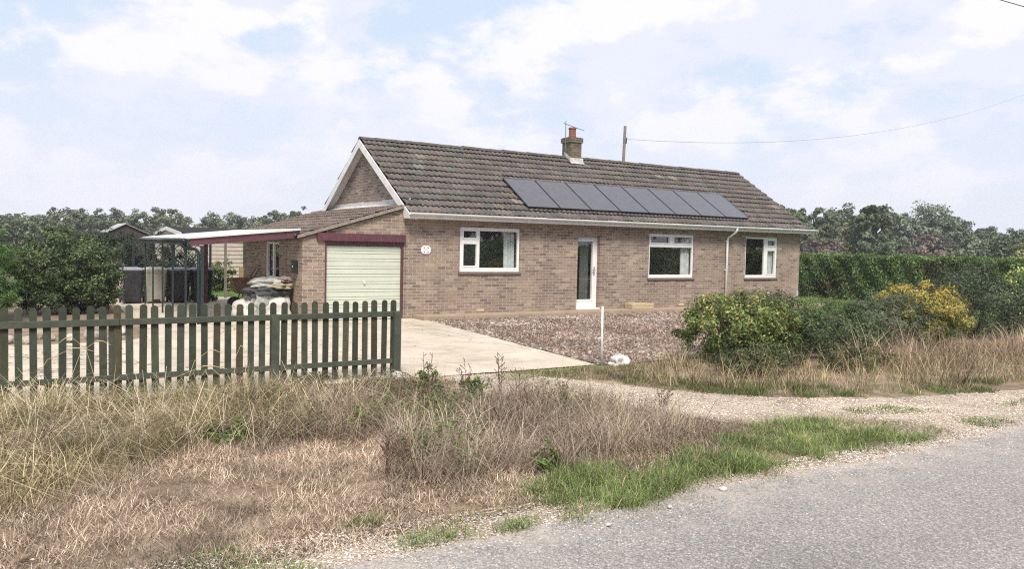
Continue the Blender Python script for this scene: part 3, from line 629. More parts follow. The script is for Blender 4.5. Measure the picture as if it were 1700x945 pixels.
# trellis behind bins
tr = empty('trellis_screen', (-4.2, 7.6, -.1), 'dark diagonal lattice trellis behind the wheelie bins', 'trellis')
q = MB(); x0, x1, z0, z1, y = -5.0, -3.0, .45, 1.62, 7.62
for k in np.arange(-2.0, 3.2, .26):
    for sgn in (1, -1):
        pa = []
        for tt in np.linspace(0, 1.17, 2):
            pa.append((x0+k+(tt if sgn > 0 else 1.17-tt), z0+tt))
        (ax, az), (bx_, bz) = pa
        lo, hi = x0, x1
        def clip(ax, az, bx_, bz):
            t0, t1 = 0, 1; dx = bx_-ax
            for bound, sign in ((lo, 1), (hi, -1)):
                va = (ax-bound)*sign; vb = (bx_-bound)*sign
                if va < 0 and vb < 0: return None
                if va < 0: t0 = max(t0, va/(va-vb))
                if vb < 0: t1 = min(t1, va/(va-vb))
            return None if t0 >= t1 else ((ax+dx*t0, az+(bz-az)*t0), (ax+dx*t1, az+(bz-az)*t1))
        r_ = clip(ax, az, bx_, bz)
        if r_: q.tube([(r_[0][0], y+sgn*.008, r_[0][1]), (r_[1][0], y+sgn*.008, r_[1][1])], .013, 4)
q.build('lattice', DGREEN, tr)
for zz_ in (z1, z0-.05): MB().box(x0-.05, x1+.05, y-.02, y+.02, zz_, zz_+.05).build('rail', DGREEN, tr)
for xx in (x0-.09, -4.0, x1+.03): MB().box(xx, xx+.06, y-.03, y+.03, -.1, z1+.08).build('post', DGREEN, tr)

# ------------------------------------------------------------------ wheelie bins
def make_bin(x, y, body, lid, label, wdt=.56, dep=.66, h=.98, wheels=True):
    o = empty('wheelie_bin', (x, y, -.092), label, 'bin', 'wheelie bins in a row under the carport')
    mb = MB(); hw, hb = wdt/2, wdt/2-.055
    def ringp(f, z, ins=0):
        a = hb+(hw-hb)*f-ins; d = (dep/2-.07)+.07*f-ins; c = .05
        return [(sx, sy, z) for sx, sy in ((-a+c, -d), (a-c, -d), (a, -d+c), (a, d-c), (a-c, d), (-a+c, d), (-a, d-c), (-a, -d+c))]
    rs = [ringp(0, .03), ringp(.05, .06), ringp(.88, h-.14), ringp(.9, h-.135), ringp(1.06, h-.12), ringp(1.06, h-.06)]
    b = 0
    for r_ in rs: mb.V += r_
    for i in range(len(rs)-1):
        for k in range(8): mb.F.append((i*8+k, i*8+(k+1) % 8, (i+1)*8+(k+1) % 8, (i+1)*8+k))
    mb.F.append(tuple(range(8))[::-1]); mb.F.append(tuple((len(rs)-1)*8+k for k in range(8)))
    mb.build('body', body, o, loc=(0, 0, 0), bevel=.008)
    l = MB(); l.V = []; rs = [ringp(1.12, h-.062), ringp(1.14, h-.03), ringp(.8, h+.0), ringp(.3, h+.02, .05)]
    for r_ in rs: l.V += r_
    for i in range(len(rs)-1):
        for k in range(8): l.F.append((i*8+k, i*8+(k+1) % 8, (i+1)*8+(k+1) % 8, (i+1)*8+k))
    l.F.append(tuple(range(8))[::-1]); l.F.append(tuple((len(rs)-1)*8+k for k in range(8)))
    l.build('lid', lid, o, loc=(0, 0, 0), bevel=.006)
    MB().tube([(-.2, dep/2+.05, h-.06), (.2, dep/2+.05, h-.06)], .014, 8).box(-.2, -.17, dep/2, dep/2+.05, h-.08, h-.05).box(.17, .2, dep/2, dep/2+.05, h-.08, h-.05).build('handle', body, o, loc=(0, 0, 0))
    for sx in (-1, 1):
        MB().tube([(sx*(hb+.005), dep/2-.03, .10), (sx*(hb+.055), dep/2-.03, .10)], .10, 16).build('wheel', BLACK, o, loc=(0, 0, 0))
    MB().box(-.09, .09, -dep/2+.035, -dep/2+.09, .05, .11).box(-.2, .2, -dep/2+.05, -dep/2+.075, .035, .05).build('foot_recess', BLACK, o, loc=(0, 0, 0))
    return o
BK = simple('bin_black', (.035, .035, .045), .42, (.015, .015, .02), 6); NV = simple('bin_navy', (.014, .016, .03), .42, (.01, .012, .02), 6)
BG = simple('bin_beige', (.36, .35, .29), .5, (.30, .29, .245), 6); LG = simple('bin_lid_grey', (.25, .26, .30), .4, (.2, .2, .24), 6); LB = simple('bin_lid_beige', (.50, .47, .38), .45)
LP = simple('bin_lid_lilac', (.22, .22, .33), .4)
make_bin(-5.22, 6.75, BK, LG, 'black wheelie bin next to the big round bush, leftmost of the four bins')
make_bin(-4.62, 6.72, BG, LB, 'beige wheelie bin with pale lid between black bins')
make_bin(-4.0, 6.70, BK, LG, 'black wheelie bin directly right of the beige bin')
make_bin(-3.39, 6.68, NV, LP, 'very dark navy wheelie bin with lilac-grey lid, rightmost of the row')

# ------------------------------------------------------------------ cloth lumps: sacks and folded sheets
def lump(name, c, r, mat, label, cat, group=None, seed=0, amp=.12, flat=.0, sq=1.0, rotz=0):
    rr = np.random.default_rng(seed); nu, nv = 48, 28
    ph = rr.uniform(0, 6.28, 12); fr = rr.integers(2, 9, 12)
    V = []
    for j in range(nv+1):
        th = math.pi*j/nv
        for i in range(nu):
            a = 2*math.pi*i/nu; x, y, z = math.sin(th)*math.cos(a), math.sin(th)*math.sin(a), math.cos(th)
            if sq != 1: x, y, z = [math.copysign(abs(q)**sq, q) for q in (x, y, z)]
            d = 1+amp*(.5*math.sin(fr[0]*a+ph[0]+2*th)+.35*abs(math.sin(fr[1]*a*.5+ph[1]+5*z))+.4*math.sin(7*z+3*math.sin(a+ph[2])+ph[3])+.3*math.sin(fr[2]*2*a+ph[4]+9*z)*.6)
            zz = max(z, -.75)*r[2]*d
            X, Y = x*r[0]*d, y*r[1]*d; V.append((X*math.cos(rotz)-Y*math.sin(rotz), X*math.sin(rotz)+Y*math.cos(rotz), zz))
    F = [(j*nu+i, j*nu+(i+1) % nu, (j+1)*nu+(i+1) % nu, (j+1)*nu+i) for j in range(nv) for i in range(nu)]
    o = mk(name, V, [F], mat, smooth=True, loc=c); o.data.flip_normals(); return tag(o, label, cat, group)
def cloth(name, c, c2, b=.5):
    return simple(name, c, .85, c2, 11, b=b, detail=8)
CW = cloth('white_woven_sack', (.66, .63, .60), (.42, .39, .37)); CG = cloth('grey_sheet', (.40, .41, .38), (.26, .27, .25)); CD = cloth('dark_sheet', (.075, .08, .085), (.035, .035, .04)); CT = cloth('tan_sheet', (.40, .34, .25), (.2, .17, .12))
lump('rubble_sack', (-3.50, 1.1, .10), (.29, .27, .27), CW, 'crumpled white rubble sack slumped on the drive left of the heap', 'sack', seed=1, amp=.2)
lump('bulk_bag', (-3.02, .85, .16), (.40, .36, .34), CW, 'large white bulk bag at the bottom of the heap by the garage wall', 'bag', seed=2, amp=.12, sq=.6)
lump('dark_tarpaulin', (-3.08, .82, .56), (.46, .34, .15), CD, 'dark grey tarpaulin folded over the white bulk bag', 'tarpaulin', seed=3, amp=.3, rotz=.1)
lump('folded_sheet', (-3.10, .82, .74), (.36, .28, .12), CG, 'pale grey folded sheet on top of the heap under the garage window', 'sheet', seed=4, amp=.22, sq=.75, rotz=-.2)
lump('olive_cloth', (-2.88, .64, .69), (.27, .2, .08), CT, 'tan and olive cloth on the right of the heap', 'cloth', seed=6, amp=.35)
lump('draped_cloth', (-3.28, .52, .30), (.15, .05, .22), CG, 'small grey cloth hanging down the front of the bulk bag', 'cloth', seed=8, amp=.3, rotz=.2)
lump('cuff_of_matting', (-2.76, .60, .84), (.13, .12, .06), cloth('mauve_mat', (.30, .22, .22), (.16, .11, .11)), 'curled mauve mat end sticking up at the right of the heap', 'mat', seed=12, amp=.4)
lump('white_bag', (-5.62, 6.0, .55), (.09, .12, .22), CW, 'white plastic bag caught on the right side of the big round bush', 'bag', seed=9, amp=.3)
# barrow behind the heap
wb = empty('wheelbarrow', (-2.95, 3.6, -.09), 'old rusty wheelbarrow tipped up against the garage side wall', 'wheelbarrow')
RUST = simple('rusty_steel', (.20, .12, .07), .8, (.09, .055, .04), 12)
MB().prism([(-3.15, .35), (-2.62, .35), (-2.57, .78), (-3.3, .74)], 1, 3.3, 3.75).build('tray', RUST, wb, bevel=.01)
for y in (3.35, 3.7): MB().tube([(-3.1, y, .05), (-3.0, y, .4), (-2.72, y, .82), (-2.6, y, 1.0)], .016, 6).build('handle', RUST, wb)
MB().tube([(-3.2, 3.50, .1), (-3.2, 3.56, .1)], .17, 16).build('wheel', BLACK, wb)
# post with blue flag, timber bits
pl = empty('timber_post', (-2.36, 8.2, -.1), 'thin grey timber post with a blue rag tied to it at the lawn edge', 'post')
MB().box(-2.40, -2.33, 8.17, 8.24, -.1, 1.72).build('shaft', OLDWOOD, pl)
mk('blue_rag', [(-2.325+.05*math.sin(k*1.1)*(1-k/9)+.02, 8.16-.01*j, 1.35-k*.055) for k in range(9) for j in (0, 5)], [[(2*k, 2*k+1, 2*k+3, 2*k+2) for k in range(8)]], simple('blue_cloth', (.05, .09, .22), .8), pl)

# ------------------------------------------------------------------ sheds at the back
def board_mat(name, c, c2, pitch=.15):
    m, t, p = M(name); pos = geo(t); s = nd(t, 'ShaderNodeSeparateXYZ'); t.links.new(pos, s.inputs[0])
    fz = math_(t, 'FRACT', math_(t, 'DIVIDE', math_(t, 'ADD', s.outputs[2], 5.0), pitch)); gap = math_(t, 'LESS_THAN', fz, .2)
    n = noise(t, pos, 6, 5, .6); r = ramp(t, n.outputs['Fac'], [(.3, c2), (.7, c)])
    t.links.new(mix(t, gap, r.outputs[0], tuple(x*.35 for x in c2)), p.inputs['Base Color']); p.inputs['Roughness'].default_value = .8
    bump(t, p, fz, .6, .03); return m
CREAM = board_mat('cream_shiplap', (.66, .58, .50), (.52, .45, .39)); DROOF = simple('dark_felt_roof', (.028, .027, .028), .95, (.018, .018, .018), 6, spec=.15)
sh = empty('timber_shed', (0, 15, -.1), 'long cream shiplap shed with a low dark roof behind the carport', 'shed')
sx0, sx1 = -2.85, 7.5
MB().box(sx0+.05, sx1, 13.0, 13.1, -.1, 1.87).build('front_boards', CREAM, sh)
MB().prism([(13.1, -.1), (19, -.1), (19, 1.86), (16, 2.05), (13.1, 1.86)], 0, sx0+.05, sx0+.15).build('gable_boards', CREAM, sh)
MB().prism([(12.8, 1.88), (16, 2.11), (19.2, 1.88), (19.2, 1.94), (16, 2.18), (12.8, 1.94)], 0, sx0, sx1+.2).build('roof', DROOF, sh)
MB().prism([(12.78, 1.82), (16, 2.06), (19.2, 1.82), (19.2, 1.95), (16, 2.19), (12.78, 1.95)], 0, sx0-.03, sx0-.002).build('bargeboard', WHITEP, sh)
MB().box(-.55, .5, 12.96, 12.998, -.1, .66).build('doorway_shade', simple('doorway_shade_black', (.008, .008, .008), .9), sh)  # black panel on the boards, painting the shade inside an open doorway
MB().box(-.80, -.66, 12.9, 12.995, -.1, .72).build('door_post', YWOOD, sh)
MB().box(-.22, -.12, 12.88, 12.955, -.1, .66).build('door_frame', PURPLE, sh)
MB().tube([(-.62, 12.92, .7), (-.62, 12.92, 1.93)], .05, 8).build('downpipe', BLACK, sh)
s2 = empty('small_outbuilding', (-3.2, 25, -.1), 'small gabled outbuilding with light roof edge seen above the big bush', 'shed')
MB().prism([(-3.95, -.1), (-2.0, -.1), (-2.0, 1.78), (-3.25, 2.3), (-3.95, 1.95)], 1, 25.0, 28).build('gable_wall', simple('dark_boards', (.05, .04, .038), .9), s2)
MB().prism([(-4.05, 1.95), (-3.25, 2.36), (-3.25, 2.42), (-4.05, 2.01)], 1, 24.9, 28.1).build('roof_sheet', simple('grey_sheet_roof', (.42, .42, .43), .6), s2)
MB().prism([(-3.249, 2.36), (-1.9, 1.74), (-1.9, 1.80), (-3.249, 2.42)], 1, 24.9, 28.1).build('roof_sheet', OLDWOOD, s2)

# ------------------------------------------------------------------ picket fence
fe = empty('picket_fence', (-7, -7.75, -.1), 'weathered green round-topped picket fence along the concrete drive', 'fence')
def picket(x, i):
    r = random.Random(i); w_ = .077+r.uniform(-.004, .004); tp = .952+r.uniform(-.010, .010); tilt = r.uniform(-.011, .011)
    pts = [(x-w_/2, -.075)]+[(x-w_/2*math.cos(a)+tilt, tp-.036+.036*math.sin(a)) for a in np.linspace(0, math.pi, 9)]+[(x+w_/2, -.075)]
    mb = MB().prism(pts, 1, -7.718, -7.700)
    me = bpy.data.meshes.new('picket'); me.from_pydata(mb.V, [], mb.F); me.update()
    a = me.color_attributes.new('Col', 'FLOAT_COLOR', 'POINT'); br = r.uniform(.75, 1.25)
    warm = r.random(); c = (.047, .057, .041) if warm < .55 else (.060, .063, .041) if warm < .85 else (.085, .077, .047)
    V = np.array(mb.V); cc = np.ones((len(V), 4), np.float32); cc[:, :3] = np.array(c)*br; a.data.foreach_set('color', cc.ravel())
    link('picket', me, WOODP, fe)
for i in range(50): picket(-3.715-i*.1372, i)
for a, b, zt, w_ in ((-10.6, -7.12, .80, .075), (-7.118, -5.352, .80, .072), (-5.35, -3.735, .80, .070)):
    MB().box(a, b, -7.757, -7.7185, zt-w_, zt).build('rail', WOODG, fe, bevel=.004)
    MB().box(a, b, -7.755, -7.7185, .09, .155).build('rail', WOODG, fe, bevel=.004)
for x, y0, y1, w_, zt in ((-3.735, -7.80, -7.7185, .10, .803), (-5.40, -7.80, -7.758, .10, .805), (-7.22, -7.6995, -7.60, .13, .78), (-9.05, -7.6995, -7.60, .12, .8)):
    MB().box(x, x+w_, y0, y1, -.15, zt).build('post', WOODG, fe, bevel=.006)

# ------------------------------------------------------------------ small things
POLE = simple('white_pole', (.8, .8, .8), .4)
tag(MB().tube([(-.33, -8.05, -.12), (-.345, -8.05, .82)], .016, 10).build('marker_pole', POLE, smooth=True), 'thin white marker pole standing at the corner of the concrete drive', 'pole')
lump('crumpled_sheet', (-.06, -8.18, -.07), (.14, .10, .10), CW, 'crumpled white plastic sheet on the ground beside the white pole', 'sheet', seed=21, amp=.5)
tr_ = MB(); tr_.box(6.85, 7.66, -.40, -.05, .003, .075)
for b_ in ((6.85, 7.66, -.40, -.36), (6.85, 7.66, -.09, -.05), (6.85, 6.89, -.3595, -.0905), (7.62, 7.66, -.3595, -.0905)): tr_.box(*b_, .0755, .16)
tag(tr_.build('stone_trough', simple('reconstituted_stone', (.50, .41, .26), .85, (.38, .31, .19), 18, b=.4), bevel=.012), 'long buff stone planting trough on the path by the front wall', 'planter')
def rock(name, c, r, seed, label, cat, group=None, col=(.5, .47, .43), flat=.6):
    rr = np.random.default_rng(seed); import bmesh
    bm = bmesh.new(); bmesh.ops.create_icosphere(bm, subdivisions=3, radius=1)
    P = rr.normal(0, 1, (9, 3)); P /= np.linalg.norm(P, axis=1)[:, None]; D = rr.uniform(.55, .9, 9)
    for v in bm.verts:
        q = np.array(v.co)
        for n_, d in zip(P, D):
            s = q@n_-d
            if s > 0: q = q-n_*s*.85
        v.co = Vector((q[0]*r, q[1]*r*.8, q[2]*r*flat))
    me = bpy.data.meshes.new(name); bm.to_mesh(me); bm.free()
    m = simple('rock_%d' % seed, col, .85, tuple(x*.6 for x in col), 25, b=.5)
    o = link(name, me, m, None, c); o.rotation_euler[2] = rr.uniform(0, 6); return tag(o, label, cat, group)
rock('white_rock', (-3.93, -8.28, -.03), .17, 5, 'pale rock lying in the dead growth near the fence end post', 'rock', col=(.62, .58, .55))
# rockery stones behind the fence
for i, (sx, sy) in enumerate([(-9.3, -2.2), (-8.9, -1.9), (-8.55, -2.15), (-8.2, -1.9), (-7.9, -2.1), (-7.55, -1.8), (-7.25, -2.05), (-6.9, -1.7), (-6.6, -1.9), (-8.4, -1.4), (-7.7, -1.3), (-6.9, -1.1), (-6.35, -1.2), (-9.0, -1.3)]):
    rock('rockery_stone', (sx, sy, -.04), .13+.04*math.sin(i*2.1), 30+i, 'rounded pale rockery stone seen through the fence in front of the big bush', 'stone', 'rockery stones edging the bed behind the fence', col=(.40, .34, .29) if i % 3 else (.55, .5, .45), flat=.7)
# utility pole and wires
up = empty('utility_pole', (23.4, 20, -.1), 'tall grey timber pole rising behind the roof right of the chimney', 'pole')
MB().tube([(23.2, 20, -.1), (23.44, 20, 9.06)], .11, 12, .085).build('shaft', simple('pole_timber', (.24, .21, .19), .9, (.14, .12, .11), 6), up)
MB().tube([(23.42, 19.84, 8.0), (23.42, 19.80, 8.35)], .03, 8).build('bracket', BLACK, up)
WIREM = simple('wire_grey', (.42, .42, .45), .6)
wx = []
for px, py in ((1037.5, 224), (1130, 237), (1250, 243), (1370, 233), (1500, 210), (1600, 185), (1700, 155), (1760, 135)):
    d = rays(px, py); t = (20-.2-CY)/d[1]; wx.append((CX+d[0]*t, CZ+d[2]*t))
fx_ = np.polyfit([q[0] for q in wx], [q[1] for q in wx], 2)
wp = [(x, 19.8, float(np.polyval(fx_, x))) for x in np.linspace(23.44, wx[-1][0], 50)]
tag(MB().tube(wp, .013, 4).build('overhead_wire', WIREM), 'long thin overhead wire sagging from the pole up to the right edge', 'wire')
tag(MB().tube([(13.0, -5, 9.75), (16.67, -5, 9.29), (18.05, -5, 9.37-.04), (22, -5, 9.1)], .014, 4).build('overhead_wire', simple('wire_black', (.05, .05, .055), .6)), 'short dark wire crossing the top right corner of the sky', 'wire')

# ------------------------------------------------------------------ foliage
def leaves(P, Nrm, size, aspect=.5, droop=.0, jit=1.0, r=rng):
    """diamond leaves: centres P, preferred normals Nrm; returns verts, faces"""
    n = len(P); N = Nrm+r.normal(0, jit*.55, (n, 3)); N /= np.linalg.norm(N, axis=1)[:, None]+1e-9
    A = r.normal(0, 1, (n, 3)); A[:, 2] -= droop; A -= N*(A*N).sum(1)[:, None]; A /= np.linalg.norm(A, axis=1)[:, None]+1e-9
    B = np.cross(N, A); s = size*r.uniform(.6, 1.35, n); s = s[:, None]
    bend = N*s*.18
    V = np.stack([P-A*s*.5, P+B*s*aspect*.5+bend*.6, P+A*s*.5-bend*.4, P-B*s*aspect*.5+bend*.6], 1).reshape(-1, 3)
    F = np.arange(4*n).reshape(n, 4); return V, F
def colors(n, pal, wts, var=.22, r=rng, clump=None, reps=4):
    pal = np.array(pal); k = r.choice(len(pal), n, p=np.array(wts)/np.sum(wts)); c = pal[k]*(1.35 if reps == 4 else 1.0)*r.uniform(1-var, 1+var, (n, 1))
    if clump is not None: c = c*clump[:, None]
    return np.repeat(c, reps, 0)
def crown_points(ells, n, r, nclump=60, spread=.22, inner=.55, low=-.7, rag=.12):
    """leaf positions in clumps near the surface of a union of ellipsoids"""
    vol = np.array([e[3]*e[4]*e[5] for e in ells])**.67; k = r.choice(len(ells), nclump, p=vol/vol.sum()); E = np.array(ells)[k]
    D = r.normal(0, 1, (nclump, 3)); D /= np.linalg.norm(D, axis=1)[:, None]; D[:, 2] = np.maximum(D[:, 2], low)
    rad = (inner+(1-inner)*r.random(nclump)**.5)*(1+r.normal(0, rag, nclump))
    C = E[:, :3]+D*E[:, 3:]*rad[:, None]; br = r.uniform(.72, 1.3, nclump); sz = r.uniform(.65, 1.35, nclump)
    j = r.integers(0, nclump, n); G = r.normal(0, 1, (n, 3)); G /= np.linalg.norm(G, axis=1)[:, None]; G *= r.random(n)[:, None]**.45
    R3 = E[j, 3:]; P = C[j]+G*(R3.mean(1)*spread*sz[j])[:, None]*np.array([1.1, 1.1, .85])
    Nn = D[j]*.7+G*.6+np.array([0, 0, .35]); return P, Nn, br[j]
def shrub(name, x, y, rx, ry, h, pal, wts, label, cat='shrub', n=9000, leaf=.06, aspect=.5, seed=1, ncl=90, spread=.26, ells=None, z0=-.1, stems=8, droop=0, group=None, core=True, jit=1.0, rag=.12, zmin=-.08, tip=None):
    r = np.random.default_rng(seed); o = empty(name, (x, y, z0), label, cat, group)
    if ells is None: ells = [(0, 0, h*.52, rx, ry, h*.5), (rx*.3, -ry*.1, h*.38, rx*.7, ry*.8, h*.38), (-rx*.35, ry*.1, h*.42, rx*.62, ry*.8, h*.40)]
    P, N, br = crown_points(ells, n, r, ncl, spread, rag=rag, low=-.85); P[:, 2] = np.maximum(P[:, 2], .02+r.random(len(P))*.1)
    V, F = leaves(P, N, leaf, aspect, droop, jit, r)
    cc = colors(n, pal, wts, .25, r, br)
    if tip is not None:      # leaf tips of another colour on the young top growth
        tp, tw, t0, t1 = tip; pr = np.clip((P[:, 2]/h-t0)/(t1-t0), 0, 1)*np.where(br > .85, 1.0, .45); m_ = np.repeat(r.random(n) < pr, 4)
        cc[m_] = colors(n, tp, tw, .25, r)[m_]
    mk('foliage', V, [F], LEAF, o, col=cc, loc=(0, 0, 0))
    st = MB()
    for i in range(stems):
        a = r.uniform(0, 6.28); q = r.uniform(.3, .8); st.tube([(.1*math.cos(a), .1*math.sin(a), -.02), (rx*q*.45*math.cos(a), ry*q*.45*math.sin(a), h*.4), (rx*q*.8*math.cos(a), ry*q*.8*math.sin(a), h*.75)], .022, 5, .006)
    st.build('stems', BARK, o, loc=(0, 0, 0)); return o
G1 = [(.055, .085, .028), (.035, .06, .022), (.09, .12, .045)]
# big laurel left
shrub('laurel_bush', -6.98, 4.0, 1.35, 1.35, 2.2, [(.052, .08, .03), (.036, .056, .024), (.10, .135, .05), (.15, .17, .075)], [4, 3, 2, .8], 'big round dense evergreen bush behind the fence left of the bins', 'bush', n=42000, leaf=.066, aspect=.5, seed=11, ncl=420, spread=.16,
      ells=[(0, 0, 1.14, 1.18, 1.15, .94), (-.45, .1, .98, .86, 1.0, .88), (.42, -.1, .82, .80, 1.0, .80), (-.05, .1, .5, 1.16, 1.1, .5)], rag=.035, stems=12)
shrub('conifer_bush', -9.15, 2.4, 1.15, 1.2, 2.6, [(.06, .13, .025), (.04, .09, .02), (.11, .19, .05)], [3, 3, 2], 'bright green feathery conifer at the left edge of the view', 'conifer', n=16000, leaf=.13, aspect=.22, seed=12, ncl=200, spread=.2, rag=.07,
      ells=[(0, 0, 1.25, 1.05, 1.1, 1.12), (.1, 0, .6, 1.1, 1.1, .6)])
shrub('privet_bush', -4.55, 9.6, 1.9, .8, 2.15, [(.022, .036, .018), (.032, .05, .022), (.05, .07, .03)], [4, 3, 1], 'dark overgrown bush behind the trellis and bins', 'bush', n=16000, leaf=.085, seed=13, ncl=220, spread=.2,
      ells=[(-1.0, 0, 1.15, 1.1, .8, 1.0), (.6, 0, 1.0, 1.0, .7, .9), (0, 0, .5, 1.9, .8, .55)], rag=.07)
shrub('shed_shrub', -1.75, 11.6, .55, .5, 1.1, [(.06, .09, .03), (.09, .12, .045)], [1, 1], 'light green shrub growing against the cream shed', n=3000, leaf=.09, seed=14, ncl=50)
shrub('seedling', -3.1, 6.9, .25, .25, .3, [(.06, .09, .03), (.1, .12, .05)], [1, 1], 'low weed growing beside the rightmost bin', 'weed', n=500, leaf=.06, seed=15, ncl=16, stems=3)
# right-hand shrubs
shrub('variegated_shrub', 2.1, -8.55, 1.0, .85, 1.12, [(.075, .115, .03), (.05, .075, .024), (.15, .19, .045), (.30, .16, .06)], [4, 2.4, 1.6, .12], 'green shrub with yellow leaf tips, nearest bush to the white pole', n=19000, leaf=.058, aspect=.42, seed=21, ncl=170, spread=.19, rag=.10, stems=16, tip=([(.24, .26, .07), (.40, .38, .16), (.14, .18, .045), (.30, .20, .07)], [2, 1.2, 2.4, .3], .3, 1.1))
shrub('cotoneaster_bush', 3.75, -7.8, .95, .8, 1.08, [(.055, .075, .03), (.035, .05, .022), (.09, .10, .05)], [4, 3, 1], 'small-leaved olive bush tucked behind the yellow-tipped shrub below the right window', n=13000, leaf=.04, seed=22, ncl=150, spread=.2, rag=.08)
shrub('green_bush', 4.2, -8.8, 1.05, .8, .90, [(.06, .09, .035), (.042, .065, .027), (.095, .13, .055)], [4, 2.6, 1.8], 'mid green spreading bush between the yellow-tipped shrub and the grey juniper', n=15000, leaf=.05, aspect=.4, seed=23, ncl=160, spread=.2, rag=.11)
shrub('pale_bush', 6.1, -6.2, 1.5, .9, .98, [(.11, .15, .045), (.16, .19, .06), (.07, .10, .035)], [3, 1.2, 2], 'low pale green bush in front of the lawn beyond the middle shrubs', n=9000, leaf=.05, seed=24, ncl=110, spread=.2)
shrub('juniper_bush', 6.55, -8.35, .85, .7, 1.0, [(.085, .10, .058), (.055, .07, .04), (.125, .14, .08)], [3, 3, 1.2], 'grey-green juniper with spiky sprays left of the orange shrub', n=11000, leaf=.09, aspect=.18, seed=25, ncl=120, spread=.24, rag=.13)
shrub('orange_shrub', 7.85, -8.4, .88, .85, 1.2, [(.17, .19, .045), (.09, .11, .035), (.20, .13, .05)], [2.4, 2.4, 1], 'golden orange-tipped shrub rising between the juniper and the dark round bush', n=19000, leaf=.085, aspect=.24, seed=26, ncl=110, spread=.22, rag=.12, stems=14, tip=([(.42, .26, .055), (.33, .29, .06), (.26, .25, .06)], [1.6, 2.2, 1.6], .3, 1.05))
shrub('dark_bush', 10.1, -8.1, 1.45, 1.1, 1.62, [(.06, .08, .045), (.042, .058, .034), (.10, .12, .07)], [4, 3, 1.4], 'tall dark green bush at the right edge above the dry grass', 'bush', n=20000, leaf=.06, aspect=.4, seed=27, ncl=210, spread=.19, rag=.10)
shrub('euonymus', 15.2, -6.6, .7, .6, 1.45, [(.09, .13, .035), (.42, .43, .18), (.28, .30, .10)], [2, 1, 1], 'bright yellow-variegated shrub cut off by the right edge of the picture', n=3500, leaf=.09, seed=28, ncl=50)
shrub('bramble_patch', 1.25, -9.75, .75, .45, .42, [(.07, .085, .035), (.05, .06, .028), (.13, .12, .06)], [3, 2, 1], 'low tangled green bramble in front of the yellow-tipped shrub', 'bramble', n=5000, leaf=.045, seed=29, ncl=70, spread=.3, stems=12)
shrub('bramble_patch', 3.1, -10.1, .7, .4, .38, [(.07, .085, .035), (.05, .06, .028), (.12, .11, .055)], [3, 2, 1.5], 'low tangled bramble in front of the spreading mid green bush', 'bramble', n=4000, leaf=.045, seed=30, ncl=60, spread=.3, stems=12)
# weeds in the verge
WG = [(.09, .15, .035), (.14, .20, .05), (.06, .10, .03)]
def weed(px, py, h, rr_, label, seed, n=260, leaf=.055, pal=WG):
    x, y = gp(px, py); return shrub('weed', x, y, rr_, rr_*.8, h, pal, [1]*len(pal), label, 'weed', n=n, leaf=leaf, aspect=.42, seed=seed, ncl=22, spread=.3, stems=4)
weed(905, 792, .26, .11, 'bright yellow-green weed at the road end of the dead growth', 41, 420, .042)
weed(712, 668, .42, .14, 'leafy green weed in the drive mouth right of the fence end', 42, 700, .04)
weed(700, 765, .22, .12, 'small green weed low in the middle of the dead growth', 43, 350, .04)
weed(600, 715, .26, .22, 'dull green bramble sprig in dead growth in front of the last fence bay', 44, 500, .05)
weed(385, 735, .22, .25, 'green bramble leaves among the dry grass in front of the middle fence post', 45, 420, .06)
weed(790, 655, .25, .2, 'small green weed clump at the front edge of the concrete', 46, 500, .04)
weed(510, 650, .28, .25, 'olive green weed against the foot of the fence', 47, 700, .04, [(.07, .09, .035), (.10, .11, .05)])
weed(1240, 560+60, .3, .3, 'dull green weed at the foot of the yellow-tipped shrub', 48, 700, .045)
# hedge along the right boundary
hx0, hx1, hy0, hy1, hh = 19.5, 20.9, -7.5, 9.5, 1.60
hedge = empty('conifer_hedge', (20.2, 1, -.1), 'long clipped dark green conifer hedge right of the bungalow', 'hedge')
r = np.random.default_rng(50); n = 62000
f = r.random(n); P = np.zeros((n, 3)); Nn = np.zeros((n, 3))
m1 = f < .74; m2 = ~m1 & (f < .93); m3 = f >= .93
P[:, 1] = r.uniform(hy0, hy1, n); P[:, 2] = r.uniform(-.1, hh, n); P[:, 0] = hx0
Nn[m1, 0] = -1; Nn[m2, 2] = 1; P[m2, 0] = r.uniform(hx0, hx1, m2.sum()); P[m2, 2] = hh
P[m3, 1] = hy0; P[m3, 0] = r.uniform(hx0, hx1, m3.sum()); Nn[m3, 1] = -1
wv = .10*np.sin(P[:, 1]*3.1+P[:, 2]*2)+.07*np.sin(P[:, 1]*7.3-P[:, 2]*5)
P[:, 0] += np.where(m1, wv, 0); P[:, 2] += np.where(m2, wv*.35, 0)
P += r.normal(0, .035, (n, 3)); Nn[:, 2] += .3
V, F = leaves(P, Nn, .125, .32, 1.5, .8, r); pt = np.sin(P[:, 1]*1.3+P[:, 2]*1.9)*.15+1
cc = colors(n, [(.09, .15, .05), (.12, .185, .062), (.065, .11, .04), (.155, .22, .08)], [4, 3.4, 2.4, 1.2], .25, r, pt)
br_ = np.exp(-((P[:, 1]-2.4)**2/1.0+(P[:, 2]-.35)**2/.12))+np.exp(-((P[:, 1]+2.0)**2/.9+(P[:, 2]-1.2)**2/.12)); mbk = np.repeat(r.random(n) < br_*.75, 4)
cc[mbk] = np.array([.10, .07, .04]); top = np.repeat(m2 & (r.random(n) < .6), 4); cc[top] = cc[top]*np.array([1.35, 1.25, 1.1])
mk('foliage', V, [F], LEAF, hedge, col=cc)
MB().box(hx0+.13, hx1-.1, hy0+.13, hy1-.1, -.1, hh-.1).build('inner_branches', simple('hedge_interior', (.03, .046, .02), .95), hedge)

